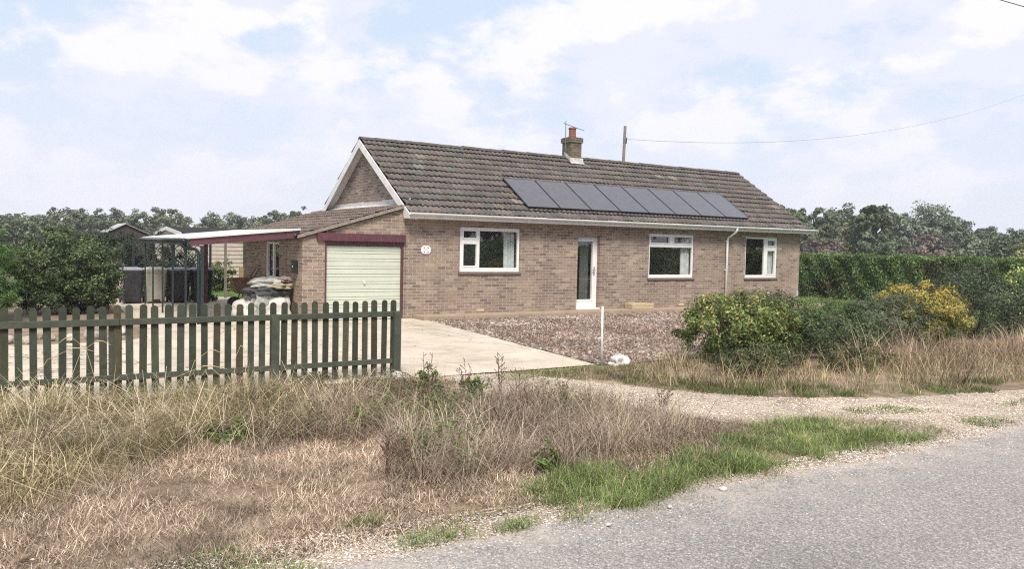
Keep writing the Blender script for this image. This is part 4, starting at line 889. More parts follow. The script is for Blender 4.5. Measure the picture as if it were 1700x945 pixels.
# trees ------------------------------------------------------------------------
def tree(px, topy, wpx, dist, pal, wts, label, seed, n=2600, leaf=.42, gap=.12, trunkf=.35, ncl=46, spread=.3, name='tree', dx=0, group=None, low=0.18, cat='tree'):
    x, y, zt = at_dist(px, dist, topy); r = np.random.default_rng(seed); H = zt+.1; W_ = wpx/FPX*dist*.5
    o = empty(name, (x, y, -.1), label, cat, group)
    ch_ = H*(1-low)/2; e = [(0, 0, H-ch_, W_*.85, W_*.8, ch_*.92)]
    for i in range(5): a = r.uniform(0, 6.28); e.append((W_*.45*math.cos(a), W_*.4*math.sin(a), H*r.uniform(.42, .78), W_*r.uniform(.4, .6), W_*.5, H*r.uniform(.16, .24)))
    P, N, br = crown_points(e, n, r, ncl, spread, inner=.4, rag=gap)
    P[:, 2] = np.clip(P[:, 2], .3, H*1.02); V, F = leaves(P, N, leaf, .7, 0, 1.2, r)
    mk('crown', V, [F], LEAF, o, col=colors(n, pal, wts, .22, r, br), loc=(0, 0, 0))
    tk = MB().tube([(0, 0, -.1), (.1, 0, H*.3), (-.05, .1, H*.62), (0, 0, H*.85)], max(.12, H*.028), 7, .04)
    for i in range(6):
        a = r.uniform(0, 6.28); zz = H*r.uniform(.3, .6); tk.tube([(0, 0, zz), (W_*.35*math.cos(a), W_*.35*math.sin(a), zz+H*.13), (W_*.65*math.cos(a), W_*.65*math.sin(a), zz+H*.24)], .09, 5, .03)
    tk.build('trunk', BARK, o, loc=(0, 0, 0)); return o
PD = [(.10, .125, .075), (.075, .095, .058), (.14, .16, .095)]; PY = [(.17, .185, .085), (.12, .14, .065), (.21, .22, .10)]
PGY = [(.15, .18, .125), (.115, .14, .095), (.19, .22, .155)]; PP = [(.12, .09, .082), (.09, .072, .066), (.13, .115, .085)]; PK = [(.09, .12, .066), (.07, .094, .054), (.125, .155, .085)]
RT = [
 (1312, 332, 78, 95, PK, 'rounded green tree poking over the right end of the roof'),
 (1392, 339, 84, 98, PD, 'broad domed tree, first clear of the roof on the right'),
 (1422, 356, 56, 88, PY, 'yellowish green tree in front of the domed tree'),
 (1452, 338, 78, 80, PK, 'dark spiky-topped tree in the middle of the right treeline'),
 (1500, 345, 70, 105, PGY, 'grey-green tree just left of the tallest pale crown'),
 (1548, 336, 96, 110, PGY, 'tall pale grey-green tree with the highest crown of the right treeline'),
 (1590, 358, 50, 112, PGY, 'narrower grey-green tree right of the tallest pale crown'),
 (1632, 372, 54, 120, PD, 'small round tree second from the right edge'),
 (1682, 380, 80, 115, PK, 'dark tree at the right edge of the picture'),
 (1345, 372, 60, 84, PD, 'low dull green tree beside the roof corner')]
for i, (px, ty, wx, ds, pal, lab) in enumerate(RT):
    tree(px, ty, wx, ds, pal, [3, 2, 1.3], lab, 60+i, n=9000, leaf=.30, ncl=120, spread=.25, gap=.07, group='trees beyond the right hedge')
for i, (px, ty, wx, ds, pal, lab) in enumerate([
 (1545, 390, 92, 74, PP, 'purple-brown leaved bush below the tallest pale crown'),
 (1370, 398, 80, 76, PP, 'dull brown bush above the left part of the hedge'),
 (1470, 398, 70, 76, PK, 'dark green bush between the two brown bushes'),
 (1608, 396, 64, 74, PGY, 'pale grey bush right of the purple-brown bush'),
 (1660, 392, 70, 78, PK, 'dark hollow bush above the right part of the hedge'),
 (1700, 405, 50, 72, PY, 'small yellowish bush at the far right above the hedge')]):
    tree(px, ty, wx, ds, pal, [3, 2, 1.3], lab, 80+i, n=5000, leaf=.26, ncl=70, spread=.33, gap=.05, low=.0, name='hedgerow_bush', cat='bush', group='bushes beyond the right hedge')
ordn = ['first', 'second', 'third', 'fourth', 'fifth', 'sixth', 'seventh', 'eighth', 'ninth', 'tenth', 'eleventh', 'twelfth', 'thirteenth', 'fourteenth', 'fifteenth', 'sixteenth']
LT = [(-12, 362, 50, 90), (25, 356, 50, 92), (62, 350, 44, 120), (100, 343, 42, 120), (132, 344, 40, 125), (165, 350, 30, 130), (198, 345, 34, 130), (228, 346, 36, 130), (262, 347, 34, 125), (300, 349, 42, 128), (350, 352, 44, 130), (394, 350, 42, 132), (428, 358, 36, 130), (462, 350, 44, 118), (496, 340, 42, 112), (525, 356, 40, 118)]
for i, (px, ty, wx, ds) in enumerate(LT):
    tree(px, ty-3, wx*1.2, ds, [(.12, .145, .085), (.095, .115, .07), (.17, .19, .11)], [3, 2, 1.5], 'thin-crowned tree, %s from the left in the distant left treeline' % ordn[i], 100+i, n=5500, leaf=.28, ncl=80, spread=.25, gap=.11, low=.2, group='trees in the distant left treeline')
# far wood below the left trees and far hedgerow right: one mass each
def far_mass(name, label, p0, p1, dist0, dist1, h0, h1, seed, n, pal):
    r = np.random.default_rng(seed); f = r.random(n); px = p0+(p1-p0)*f; d = dist0+(dist1-dist0)*f
    X = np.zeros((n, 3))
    dirs = AF[None, :]+AR[None, :]*((px-850)/FPX)[:, None]; hl = np.hypot(dirs[:, 0], dirs[:, 1]); dd = d+r.uniform(0, 9, n)
    X[:, 0] = CX+dirs[:, 0]/hl*dd; X[:, 1] = CY+dirs[:, 1]/hl*dd
    top = h0+(h1-h0)*f+.5*np.sin(px*.09)+.4*np.sin(px*.23+1)+.3*np.sin(px*.041)
    X[:, 2] = -.1+(top+.1)*r.random(n)**.75
    N = np.tile(np.array([-.3, -.7, .5]), (n, 1)); V, F = leaves(X, N, .4, .8, 0, 1.2, r)
    k = 1+.2*np.sin(px*.05+X[:, 2]*.8)
    return tag(mk(name, V, [F], LEAF, col=colors(n, pal, [1]*len(pal), .2, r, k)), label, 'wood', kind='stuff')
far_mass('distant_woodland', 'dark band of far woodland under the left treeline', -160, 640, 128, 135, 3.7, 4.0, 200, 45000, [(.085, .10, .062), (.105, .12, .072), (.12, .125, .08)])
far_mass('distant_hedgerow', 'dark far hedgerow under the right treeline', 1240, 1850, 104, 118, 3.4, 3.4, 201, 36000, [(.085, .10, .065), (.10, .115, .075), (.11, .095, .075)])
# the opposite side of the road (behind the viewer): a hedge and trees that the windows reflect
r = np.random.default_rng(210); n = 16000; X = np.stack([r.uniform(-30, 75, n), r.uniform(-27.5, -25, n), np.zeros(n)], 1)
X[:, 2] = -.1+(2.1+.3*np.sin(X[:, 0]*.7))*r.random(n)**.8; V, F = leaves(X, np.tile(np.array([0, .8, .4]), (n, 1)), .5, .7, 0, 1, r)
tag(mk('roadside_hedge', V, [F], LEAF, col=colors(n, [(.11, .19, .06), (.15, .23, .08)], [1, 1], .25, r)), 'long green hedge on the far side of the road behind the viewer', 'hedge')
def back_tree(x, y, H, W_, seed, lab):
    r = np.random.default_rng(seed); o = empty('tree', (x, y, -.1), lab, 'tree', 'trees behind the opposite hedge')
    e = [(0, 0, H*.6, W_, W_, H*.4), (W_*.3, 0, H*.45, W_*.7, W_*.7, H*.3), (-W_*.4, .2, H*.5, W_*.6, W_*.6, H*.3)]
    P, N, br = crown_points(e, 2500, r, 70, .3); V, F = leaves(P, N, .8, .8, 0, 1.1, r)
    mk('crown', V, [F], LEAF, o, col=colors(2500, PK, [3, 2, 1], .2, r, br), loc=(0, 0, 0)); MB().tube([(0, 0, -.1), (0, 0, H*.6)], .25, 7, .1).build('trunk', BARK, o, loc=(0, 0, 0))
for i, (x, y, H, W_) in enumerate([(2, -38, 9, 4.5), (10, -41, 11, 5), (19, -38, 10, 4.5), (27, -40, 12, 5.5), (37, -39, 10, 5), (47, -41, 12, 6), (58, -40, 11, 5.5), (70, -42, 12, 6)]):
    back_tree(x, y, H, W_, 220+i, 'tree behind the opposite hedge, %s counted from the left as seen from the house door' % ordn[7-i])

# ------------------------------------------------------------------ grasses and chips
def blades(P, h, wd, lean, curl, az=None, r=rng):
    n = len(P); az = r.uniform(0, 2*math.pi, n) if az is None else az
    D = np.stack([np.cos(az), np.sin(az), np.zeros(n)], 1); W_ = np.stack([-np.sin(az), np.cos(az), np.zeros(n)], 1)
    tw = r.uniform(-1, 1, n)[:, None]; W_ = W_+D*tw*.8; W_ /= np.linalg.norm(W_, axis=1)[:, None]
    h = h[:, None]; lean = lean[:, None]; curl = curl[:, None]; wd = wd[:, None]
    def pos(s): 
        a = lean*s+curl*s*s; return P+D*h*a+np.array([0, 0, 1])*h*(s*np.sqrt(np.maximum(.04, 1-np.minimum(a*.8, .98)**2)))
    p0, p1, p2 = pos(0), pos(.5), pos(1.0); W1_ = W_*wd
    V = np.stack([p0-W1_, p0+W1_, p1-W1_*.8, p1+W1_*.8, p2], 1).reshape(-1, 3)
    b = np.arange(n)*5; Q = np.stack([b, b+1, b+3, b+2], 1); T = np.stack([b+2, b+3, b+4], 1)
    return V, Q, T
def vn(X, Y, seed, f=1.0):
    q = np.random.default_rng(seed); o = np.zeros(len(X))
    for k in range(9):
        a = q.uniform(0, 6.28); fr = f*q.uniform(.6, 3.2); o += np.sin((X*math.cos(a)+Y*math.sin(a))*fr+q.uniform(0, 6.28)+1.3*np.sin(X*fr*.5+k)+1.1*np.sin(Y*fr*.6-k))/(1+k*.12)
    return o/3.2
def field(name, label, poly, dens, hr, wr, lr, cr, pal, wts, mat, seed, clump=0, var=.2, z=-.105, mask=None, az=None, hfun=None, maxn=150000, hv=.35, thin=0, comb=.9, pv=.3, cs=.055):
    r = np.random.default_rng(seed); poly = np.array(poly); x0, y0 = poly.min(0); x1, y1 = poly.max(0)
    n = min(int((x1-x0)*(y1-y0)*dens), maxn*4); X = r.uniform(x0, x1, n); Y = r.uniform(y0, y1, n)
    if clump:
        m = int(n/clump); cx_, cy_ = r.uniform(x0, x1, m), r.uniform(y0, y1, m); j = r.integers(0, m, n); s = cs
        X = cx_[j]+r.normal(0, s, n); Y = cy_[j]+r.normal(0, s, n); AZ = np.arctan2(Y-cy_[j], X-cx_[j]); HC = r.uniform(.55, 1.35, m)[j]
    k = inpoly(X+.13*vn(X, Y, seed+20, 2.2)+r.normal(0, .05, n), Y+.13*vn(X, Y, seed+21, 2.2)+r.normal(0, .05, n), [tuple(p) for p in poly])
    if mask is not None: k &= mask(X, Y, r)
    X, Y = X[k][:maxn], Y[k][:maxn]; n = len(X)
    if clump: AZ = AZ[k][:maxn]; HC = HC[k][:maxn]
    if thin:
        k2 = vn(X, Y, seed+7, 3.2)+r.normal(0, .35, n) > thin; X, Y = X[k2], Y[k2]; n = len(X)
        if clump: AZ = AZ[k2]; HC = HC[k2]
    P = np.stack([X, Y, np.full(n, z)], 1); h = r.uniform(*hr, n)*np.clip(1+hv*vn(X, Y, seed, 2.4)+.5*hv*vn(X, Y, seed+1, 7), .3, 1.8)
    if az is None and comb: 
        az = (vn(X, Y, seed+2, .9)*2.6, comb)
        azv = az[0]+r.normal(0, comb, n)
        if clump: azv = AZ+r.normal(0, .75, n); h = h*HC
    V, Q, T = blades(P, h, r.uniform(*wr, n), r.uniform(*lr, n), r.uniform(*cr, n), azv if comb else None, r)
    patch = np.clip(1+pv*vn(X, Y, seed+3, 1.6)+pv*.7*vn(X, Y, seed+4, 6), .35, 1.8)
    return tag(mk(name, V, [Q, T], mat, col=colors(n, pal, wts, var, r, patch, 5)), label, 'grass', kind='stuff')
ST = [(.54, .44, .335), (.43, .335, .245), (.68, .59, .47), (.19, .135, .105), (.31, .22, .17)]
verge_poly = [(-12.5, -13.45), (-6.2, -13.42), (-4.6, -13.3), (-2.5, -12.9), (-1.3, -12.35), (-1.8, -11.9), (-2.1, -11.1), (-2.8, -10.1), (-3.4, -9.1), (-3.0, -8.15), (-3.3, -8.0), (-12.5, -7.95)]
field('straw_arcs', 'arching pale straw stems over the tall grass in front of the fence', [gp(*q) for q in ((-260, 670), (60, 676), (330, 665), (560, 660), (680, 690), (560, 735), (330, 752), (200, 800), (60, 850), (-260, 900))], 170, (.30, .62), (.0016, .0030), (.2, .9), (.5, 1.6), [(.62, .53, .38), (.50, .41, .29), (.56, .49, .32)], [2, 2, 1], STRAW, 309, clump=5, cs=.09, maxn=6000)
field('mound_stems', 'thicker pale and dark stems through the dead grass mound', [gp(*q) for q in ((640, 745), (720, 700), (830, 675), (960, 676), (1080, 695), (1150, 715), (1110, 745), (1010, 775), (900, 795), (760, 800), (660, 790))], 260, (.22, .50), (.0018, .0034), (.1, .8), (.0, 1.0), [(.56, .47, .36), (.15, .105, .085), (.42, .34, .26)], [2, 1.6, 2], STRAW, 308, clump=6, cs=.08, maxn=5000)
field('thin_verge_grass', 'sparse green and straw blades fading out round the green strip', [gp(*q) for q in ((700, 890), (860, 806), (1030, 762), (1180, 728), (1255, 700), (1340, 688), (1500, 700), (1620, 724), (1500, 752), (1340, 782), (1180, 826), (1100, 856), (940, 880), (800, 905))], 2200, (.02, .08), (.0014, .0028), (.2, 1.1), (-.2, .8), [(.15, .19, .06), (.42, .34, .22), (.24, .23, .10), (.30, .22, .15)], [3, 2, 2, 1.4], STRAW, 307, clump=8, maxn=16000, thin=-.3)
# flattened straw litter
field('dry_straw_litter', 'pale flattened dead straw covering the verge', verge_poly, 4600, (.02, .11), (.0012, .0028), (.95, 1.4), (-.7, .3), ST, [3, 3, 1.8, 2, 2], STRAW, 301, maxn=190000, z=-.1, thin=-.5, comb=3, pv=.45)
# green tint sparse patches
def gm(cx_, cy_, rx, ry): return lambda X, Y, r: (((X-cx_)/rx)**2+((Y-cy_)/ry)**2+r.normal(0, .18, len(X))) < 1
# standing dead growth, left along the fence
OLV = [(.34, .29, .14), (.24, .22, .10), (.46, .38, .22), (.28, .20, .13), (.17, .12, .085), (.14, .17, .06)]
pA = [gp(*q) for q in ((-260, 660), (60, 668), (330, 655), (470, 650), (520, 690), (470, 725), (330, 745), (200, 800), (60, 850), (-260, 900))]
field('tall_dry_grass', 'tall olive and straw-coloured grass in front of the left fence bays', pA, 1250, (.12, .44), (.0012, .0028), (.1, .9), (.2, 1.3), OLV, [3, 3, 2.6, 2, 1.4, 1.4], STRAW, 302, clump=34, cs=.07, maxn=42000, hv=.5, thin=-.7, comb=.8, pv=.4)
BRN = [(.25, .18, .14), (.16, .11, .088), (.38, .30, .23), (.17, .19, .085), (.11, .08, .062)]
pB = [gp(*q) for q in ((420, 655), (655, 640), (740, 660), (700, 720), (620, 735), (520, 735), (400, 735))]
field('brown_dead_growth', 'tangled brown dead growth in front of the right fence bays', pB, 2600, (.06, .36), (.0012, .0026), (.1, 1.1), (-.5, 1.1), BRN, [3, 2.6, 2, 1.8, 1.4], STRAW, 303, clump=30, cs=.07, maxn=26000, hv=.6, thin=-.7, comb=1.3, pv=.45)
GRYB = [(.34, .27, .22), (.24, .18, .15), (.48, .40, .30), (.36, .32, .19), (.17, .12, .10)]
pC = [gp(*q) for q in ((650, 735), (720, 690), (830, 665), (960, 668), (1080, 690), (1150, 712), (1110, 745), (1010, 775), (900, 795), (760, 800), (660, 790))]
field('dead_grass_mound', 'upright grey-brown dead grass mound in the middle of the verge', pC, 2300, (.12, .44), (.0014, .0030), (.1, .7), (.1, 1.0), GRYB, [3, 2, 2.2, 1.6, 1.6], STRAW, 304, clump=40, cs=.07, maxn=36000, hv=.5, thin=-.6, comb=.9, pv=.4)
pC2 = [gp(*q) for q in ((1060, 690), (1200, 705), (1240, 725), (1150, 760), (1000, 800), (930, 800), (1040, 765), (1120, 735))]
field('low_dead_thatch', 'low brown thatch between the mound and the green strip', pC2, 4000, (.04, .12), (.0016, .003), (.5, 1.0), (0, .4), BRN, [2, 2, 2, 1, 1], STRAW, 305, maxn=16000, thin=-.6, comb=1.2, pv=.4)
# green strip along the road
GR = [(.13, .19, .05), (.18, .25, .075), (.085, .13, .04), (.25, .30, .11), (.40, .35, .20)]
pG = [gp(*q) for q in ((865, 822), (935, 800), (1040, 776), (1120, 770), (1180, 742), (1255, 712), (1340, 698), (1440, 712), (1500, 722), (1580, 726), (1480, 742), (1330, 768), (1250, 790), (1170, 812), (1090, 822), (1085, 846), (940, 866), (890, 838))]
field('green_verge_grass', 'bright green grass strip along the road edge', pG, 9000, (.04, .115), (.0016, .0032), (.1, .9), (.0, .8), GR, [4, 3, 2.5, 2, 1.5], GRASS, 306, clump=14, maxn=60000, hv=.6, thin=-.38, pv=.3,
      mask=lambda X, Y, r: (np.sin(X*5.1+Y*3)+np.sin(Y*9-X*4)*.7+r.normal(0, .5, len(X))) > -1.25)
for i, q in enumerate((((635, 912), (700, 888), (785, 885), (780, 898), (690, 915)), ((270, 950), (330, 915), (420, 915), (520, 935), (580, 960)), ((800, 888), (850, 868), (905, 872), (860, 890)), ((570, 872), (600, 858), (640, 866), (610, 880)))):
    field('grass_tuft_patch', 'small green grass patch, %s from the front corner of the verge' % ordn[i], [gp(*k) for k in q], 9000, (.03, .085), (.0016, .003), (.1, .9), (0, .8), GR, [3, 3, 3, 1, 1.2], GRASS, 310+i, clump=9, maxn=9000)
# right side: behind the track
pR = [(-.9, -9.6), (-.3, -8.6), (.6, -8.3), (1.5, -9.6), (4, -9.9), (5, -9.5), (9, -9.5), (16, -8.6), (40, -7.6), (40, -10.2), (26, -11.0), (14, -12.1), (7, -12.1), (3.3, -12.0), (1.5, -11.65), (.1, -10.95), (-.6, -10.3)]
field('roadside_dry_grass', 'dry straw grass between the track and the right-hand shrubs', pR, 900, (.10, .42), (.0022, .0042), (.1, .7), (0, .6), [(.42, .34, .22), (.30, .22, .15), (.24, .16, .12), (.12, .16, .055), (.52, .42, .28)], [3, 3, 2, 3, 1.2], STRAW, 320, clump=34, cs=.08, maxn=52000, hv=.6, thin=-.45, comb=.7, pv=.45)
pRt = [(2.6, -9.6), (9, -9.3), (16, -8.6), (26, -8.0), (26, -9.6), (14, -10.9), (7, -11.0), (3.6, -10.7)]
field('tangled_dead_stems', 'tall tangled fawn stems below the right-hand shrubs', pRt, 480, (.25, .62), (.0025, .005), (.1, .8), (0, .7), [(.40, .31, .22), (.30, .21, .16), (.24, .16, .13), (.5, .4, .28)], [3, 3, 2, 1], STRAW, 321, clump=36, cs=.09, maxn=15000, hv=.5, thin=-.4, comb=.8, pv=.4)
pRg = [(-1.1, -9.6), (-.6, -9.2), (.1, -9.9), (1.2, -10.9), (3, -11.5), (5, -11.7), (3.2, -12.25), (1.3, -11.85), (-.05, -11.15), (-.8, -10.4)]
field('green_track_edge_grass', 'short green grass edging the far side of the track', pRg, 5200, (.03, .10), (.002, .0035), (.1, .9), (0, .8), [(.10, .15, .035), (.15, .19, .055), (.24, .22, .10)], [3, 2, 1.5], GRASS, 322, clump=9, maxn=24000, thin=.05)
pRh = [(2.0, -12.75), (5, -12.6), (14, -12.2), (26, -11.4), (26, -12.0), (14, -12.9), (6, -13.2), (3.5, -13.15)]
field('drive_corner_grass', 'short mixed grass at the corner of the track and the concrete drive', [(-2.3, -8.12), (-.4, -8.12), (.6, -8.25), (-.3, -9.5), (-.8, -9.6), (-1.2, -9.2), (-1.7, -8.5)], 3600, (.02, .09), (.002, .0035), (.2, 1.0), (0, .8), [(.14, .18, .05), (.34, .28, .18), (.22, .15, .10)], [2, 2, 2], STRAW, 324, clump=9, maxn=9000, thin=-.4)
field('far_green_verge_grass', 'thin green grass on the verge at the right edge', pRh, 3200, (.03, .08), (.0025, .004), (.1, .9), (0, .8), [(.11, .17, .04), (.16, .21, .06), (.22, .21, .10)], [3, 2, 1.5], GRASS, 323, clump=10, maxn=30000, thin=-.35)
for i, q in enumerate((((1400, 682), (1450, 676), (1560, 682), (1540, 690), (1420, 690)), ((1590, 696), (1640, 692), (1680, 706), (1620, 712)), ((1370, 702), (1440, 698), (1480, 706), (1400, 712)), ((830, 624), (900, 616), (990, 612), (940, 628), (850, 634)))):
    field('track_grass_tufts', ('thin grass tufts on the gravel track right of centre', 'green tuft by the road at the right end of the track', 'grass tufts where the track joins the green strip', 'short grass along the front edge of the concrete drive')[i], [gp(*k) for k in q], 3500, (.02, .06), (.002, .0035), (.1, .9), (0, .8), GR, [3, 2, 3, 1, 1.5], GRASS, 330+i, clump=9, maxn=6000)
field('bed_dead_weeds', 'patches of reddish brown dead weeds lying in the shingle garden', [(-.2, -7.9), (.1, -3), (4, -3), (5.5, -7.6)], 900, (.03, .16), (.0018, .0036), (.3, 1.2), (-.3, .8), [(.26, .16, .12), (.17, .11, .085), (.40, .32, .24), (.12, .08, .065)], [3, 2, 1.5, 1], STRAW, 342, clump=14, thin=-.05, maxn=14000, cs=.1)
field('back_lawn_grass', 'short green lawn grass behind the carport', [(-5.6, 9.0), (-3.3, 9.05), (-2.0, 8.7), (-2.0, 7.4), (.5, 7.4), (.5, 13), (-6, 13)], 500, (.04, .10), (.004, .007), (.1, .8), (0, .6), [(.10, .18, .04), (.14, .22, .06)], [1, 1], GRASS, 340, maxn=18000)
field('lawn_grass', 'lawn grass between the shrubs and the clipped hedge', [(7.2, -7.6), (9.3, -3.5), (9.6, -.7), (15.5, -.7), (19.4, 4), (19.4, -8)], 300, (.04, .12), (.005, .009), (.1, .8), (0, .6), [(.09, .14, .035), (.13, .18, .055)], [1, 1], GRASS, 341, maxn=24000)
def litter(name, label, poly, n, size, pal, wts, seed, thr, zr=(.0, .05), f=2.2, asp=.55, cat='ground cover'):
    r = np.random.default_rng(seed); poly = np.array(poly); a, b = poly.min(0), poly.max(0); X = r.uniform(a[0], b[0], n*6); Y = r.uniform(a[1], b[1], n*6)
    k = inpoly(X, Y, [tuple(q) for q in poly]) & (vn(X, Y, seed, f)+r.normal(0, .15, len(X)) > thr); X, Y = X[k][:n], Y[k][:n]; m = len(X)
    P = np.stack([X, Y, -.1+r.uniform(*zr, m)], 1); V, F = leaves(P, np.tile(np.array([0, 0, 1.0]), (m, 1)), size, asp, 0, .9, r)
    return tag(mk(name, V, [F], LEAF, col=colors(m, pal, wts, .3, r)), label, cat, kind='stuff')
litter('low_weeds', 'low green and olive broad-leaved weeds scattered through the dead verge grass', pA+pB[2:4], 5200, .045, [(.07, .095, .03), (.10, .12, .045), (.14, .14, .06), (.16, .10, .06)], [3, 2, 1.5, 1], 601, .42, (.02, .24), 2.6)
litter('low_weeds', 'small olive weeds scattered through the brown growth by the right fence bays', pB, 4200, .04, [(.08, .10, .035), (.11, .12, .05), (.15, .10, .065)], [3, 2, 2], 602, .2, (.02, .22), 2.6)
litter('mound_weeds', 'dull green weeds showing through the dead grass mound', pC, 2600, .038, [(.08, .11, .035), (.12, .14, .05)], [2, 1], 603, .42, (.05, .28), 2.4)
litter('dead_leaf_litter', 'brown dead leaves and thatch lying on the flattened verge', verge_poly, 15000, .035, [(.22, .145, .10), (.14, .095, .07), (.40, .32, .23), (.10, .065, .05)], [3, 2.4, 2, 1.4], 604, -.1, (.0, .03), 1.8, .4)
litter('bed_leaf_litter', 'dead brown leaves scattered over the shingle garden', bed_poly, 9000, .05, [(.20, .135, .10), (.13, .09, .07), (.34, .26, .19)], [3, 2, 2], 605, .0, (.01, .04), 1.3, .4)
# taller single stalks (docks and seed heads), each one a thing
def stalk(px, py, h, seed, label, col=(.16, .10, .075), n=5, seedhead=True, spread=.12):
    x, y = gp(px, py); r = np.random.default_rng(seed); m = MB()
    for i in range(n):
        a = r.uniform(0, 6.28); hh_ = h*r.uniform(.65, 1.05); lx, ly = spread*math.cos(a)*r.uniform(.2, 1), spread*math.sin(a)*r.uniform(.2, 1)
        bx_, by_ = lx*.3, ly*.3; m.tube([(bx_, by_, -.02), (bx_+lx*.3, by_+ly*.3, hh_*.5), (bx_+lx, by_+ly, hh_)], .0035, 5, .002)
        for k in range(7 if seedhead else 4):
            t_ = .45+.55*k/7; q = (bx_+lx*t_, by_+ly*t_, hh_*t_); b2 = r.uniform(0, 6.28); l = r.uniform(.02, .07)
            m.tube([q, (q[0]+l*math.cos(b2), q[1]+l*math.sin(b2), q[2]+l*.9)], .0022, 4, .005 if seedhead else .002)
    o = m.build('dead_stalk', simple('stalk_%d' % seed, col, .9), None, loc=(x, y, -.1)); return tag(o, label, 'dead plant', 'dead stalks standing in the verge')
SK = [(360, 815-30, .0, 0)]
for i, (px, py, h, n_, lab) in enumerate([
 (640, 790, .34, 7, 'cluster of dark reddish dead stalks at the left end of the mound'), (705, 690, .75, 4, 'tall thin branching dead stalk right of the fence end post'), (830, 675, .62, 5, 'dark upright dead stalks in front of the concrete drive'),
 (775, 672, .5, 5, 'short dark dead stalks between the green weed and the drive'), (85, 790, .45, 2, 'single reddish stalk in the far left dead grass'), (860, 700, .55, 4, 'leaning dark stalks at the top of the mound'), (925, 690, .4, 4, 'thin brown stalks behind the mound centre'),
 (1100, 700, .42, 6, 'brown seed stalks at the right end of the mound'), (665, 790, .3, 6, 'short dead stalks beside the reddish cluster')]):
    stalk(px, py, h, 400+i, lab, n=n_)
# straw seed stems arching over the fence
r = np.random.default_rng(450)
for i, (px, py, h, ax_) in enumerate([(110, 690, .75, .3), (165, 700, .85, -.25), (300, 700, .7, .3), (250, 720, .6, .5), (40, 700, .7, .45), (385, 690, .72, .1)]):
    x, y = gp(px, py); m = MB(); m.tube([(0, 0, 0), (ax_*.1, 0, h*.45), (ax_*.45, .03, h*.85), (ax_*.95, .05, h)], .003, 5, .0018)
    m.tube([(ax_*.95, .05, h), (ax_*1.15, .05, h*.99), (ax_*1.4, .05, h*.93)], .007, 6, .002)
    tag(m.build('grass_seed_stem', simple('seed_stem_%d' % i, (.50, .41, .24), .8), None, loc=(x, y, -.1)), '%s arching straw seed stem in front of the fence' % ['thin tall', 'longest left-leaning', 'slender right-leaning', 'low wide', 'far left', 'nearly upright'][i], 'grass stem', 'arching seed stems before the fence')
# chips
def chips(name, label, poly, dens, sr, pal, wts, seed, z=-.096, maxn=20000, mask=None, cat='gravel'):
    r = np.random.default_rng(seed); poly = np.array(poly); x0, y0 = poly.min(0); x1, y1 = poly.max(0); n = int((x1-x0)*(y1-y0)*dens)
    X = r.uniform(x0, x1, n); Y = r.uniform(y0, y1, n); k = inpoly(X, Y, [tuple(p) for p in poly])
    if mask is not None: k &= mask(X, Y, r)
    X, Y = X[k][:maxn], Y[k][:maxn]; n = len(X); s = r.uniform(*sr, n)[:, None, None]
    base = np.array([(-1, -.6, 0), (1, -.7, 0), (.9, .8, 0), (-.8, .7, 0), (0, 0, .8)], float)
    B = base[None]*(1+r.normal(0, .25, (n, 5, 3))); a = r.uniform(0, 6.28, n); c, s_ = np.cos(a), np.sin(a)
    B = np.stack([B[..., 0]*c[:, None]-B[..., 1]*s_[:, None], B[..., 0]*s_[:, None]+B[..., 1]*c[:, None], B[..., 2]*r.uniform(.5, 1.2, n)[:, None]], -1)*s
    V = (B+np.stack([X, Y, np.full(n, z)], 1)[:, None]).reshape(-1, 3); b = np.arange(n)*5
    T = np.concatenate([np.stack([b+i, b+(i+1) % 4, b+4], 1) for i in range(4)])
    patch = 1+.25*np.sin(X*1.9+Y)*np.sin(Y*1.4-X*.6)
    return tag(mk(name, V, [T], STONE, col=colors(n, pal, wts, .25, r, patch, 5)), label, cat, kind='stuff')
PEB = [(.39, .32, .27), (.26, .20, .17), (.165, .12, .10), (.50, .43, .37), (.10, .075, .065)]
chips('garden_shingle', 'mixed pink and brown shingle covering the front garden', bed_poly, 360, (.012, .036), PEB, [3, 3, 2.5, 1.2, 1.6], 501, maxn=26000)
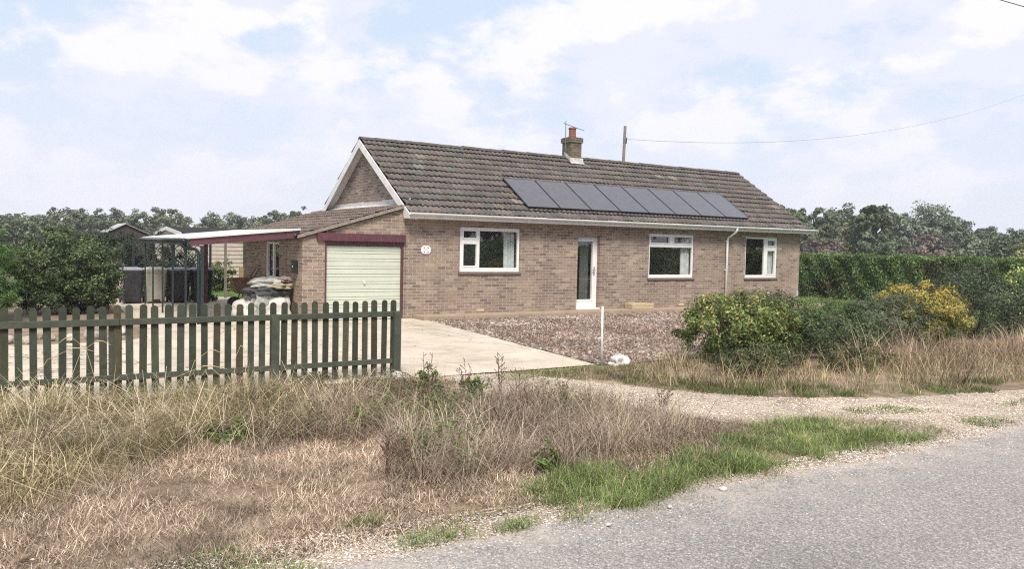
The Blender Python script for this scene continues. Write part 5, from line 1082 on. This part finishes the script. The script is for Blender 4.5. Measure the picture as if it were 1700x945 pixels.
chips('track_stones', 'pale stones spread over the gravel track', track_poly, 1900, (.004, .011), [(.56, .49, .41), (.43, .36, .29), (.66, .60, .53), (.27, .21, .17)], [3, 3, 1.2, 1.4], 502, maxn=36000)
chips('road_edge_chippings', 'loose pale chippings along the edge of the road', [(-8, -13.95), (-5.5, -13.85), (0, -13.75), (10, -13.6), (10, -13.3), (0, -13.35), (-3.5, -13.25), (-4.8, -13.25), (-6.2, -13.1), (-8, -13.1)], 3600, (.003, .009), [(.54, .48, .43), (.41, .35, .31), (.64, .58, .53), (.22, .17, .15)], [3, 3, 1.5, 1], 503, maxn=30000, z=-.092)
chips('stray_chippings', 'loose stones thrown from the verge onto the road surface', [(-9, -14.6), (6, -14.5), (10, -13.6), (-9, -13.7)], 900, (.003, .008), [(.50, .44, .40), (.38, .33, .30), (.58, .53, .49), (.25, .2, .18)], [3, 3, 1.5, 1], 504, maxn=26000, z=-.087, mask=lambda X, Y, r: r.random(len(X)) < np.clip((Y+14.55)/.9, 0, 1)**2.2)
for i, (px, py, rr_) in enumerate([(1200, 818, .035), (1112, 848, .022), (1010, 878, .02)]):
    x, y = gp(px, py); rock('pebble', (x, y, -.075), rr_, 520+i, ('largest pale pebble on the road edge by the green strip', 'small pale pebble at the foot of the green strip', 'smallest pale pebble nearest the viewer')[i], 'stone', 'loose pebbles at the road edge', col=(.66, .62, .58))
hzm = bpy.data.materials.new('haze'); hzm.use_nodes = True; t = hzm.node_tree; t.nodes.clear()
pv_ = nd(t, 'ShaderNodeVolumePrincipled'); pv_.inputs['Color'].default_value = (.93, .95, 1, 1); pv_.inputs['Density'].default_value = .0008; pv_.inputs['Anisotropy'].default_value = .2
om = nd(t, 'ShaderNodeOutputMaterial'); t.links.new(pv_.outputs[0], om.inputs['Volume'])
tag(MB().box(-260, 320, -120, 330, -1.2, 24).build('haze', hzm), 'thin pale summer haze in the air over the whole place', 'haze', kind='stuff')
print('objects', len(bpy.data.objects), 'verts', sum(len(m.vertices) for m in bpy.data.meshes))
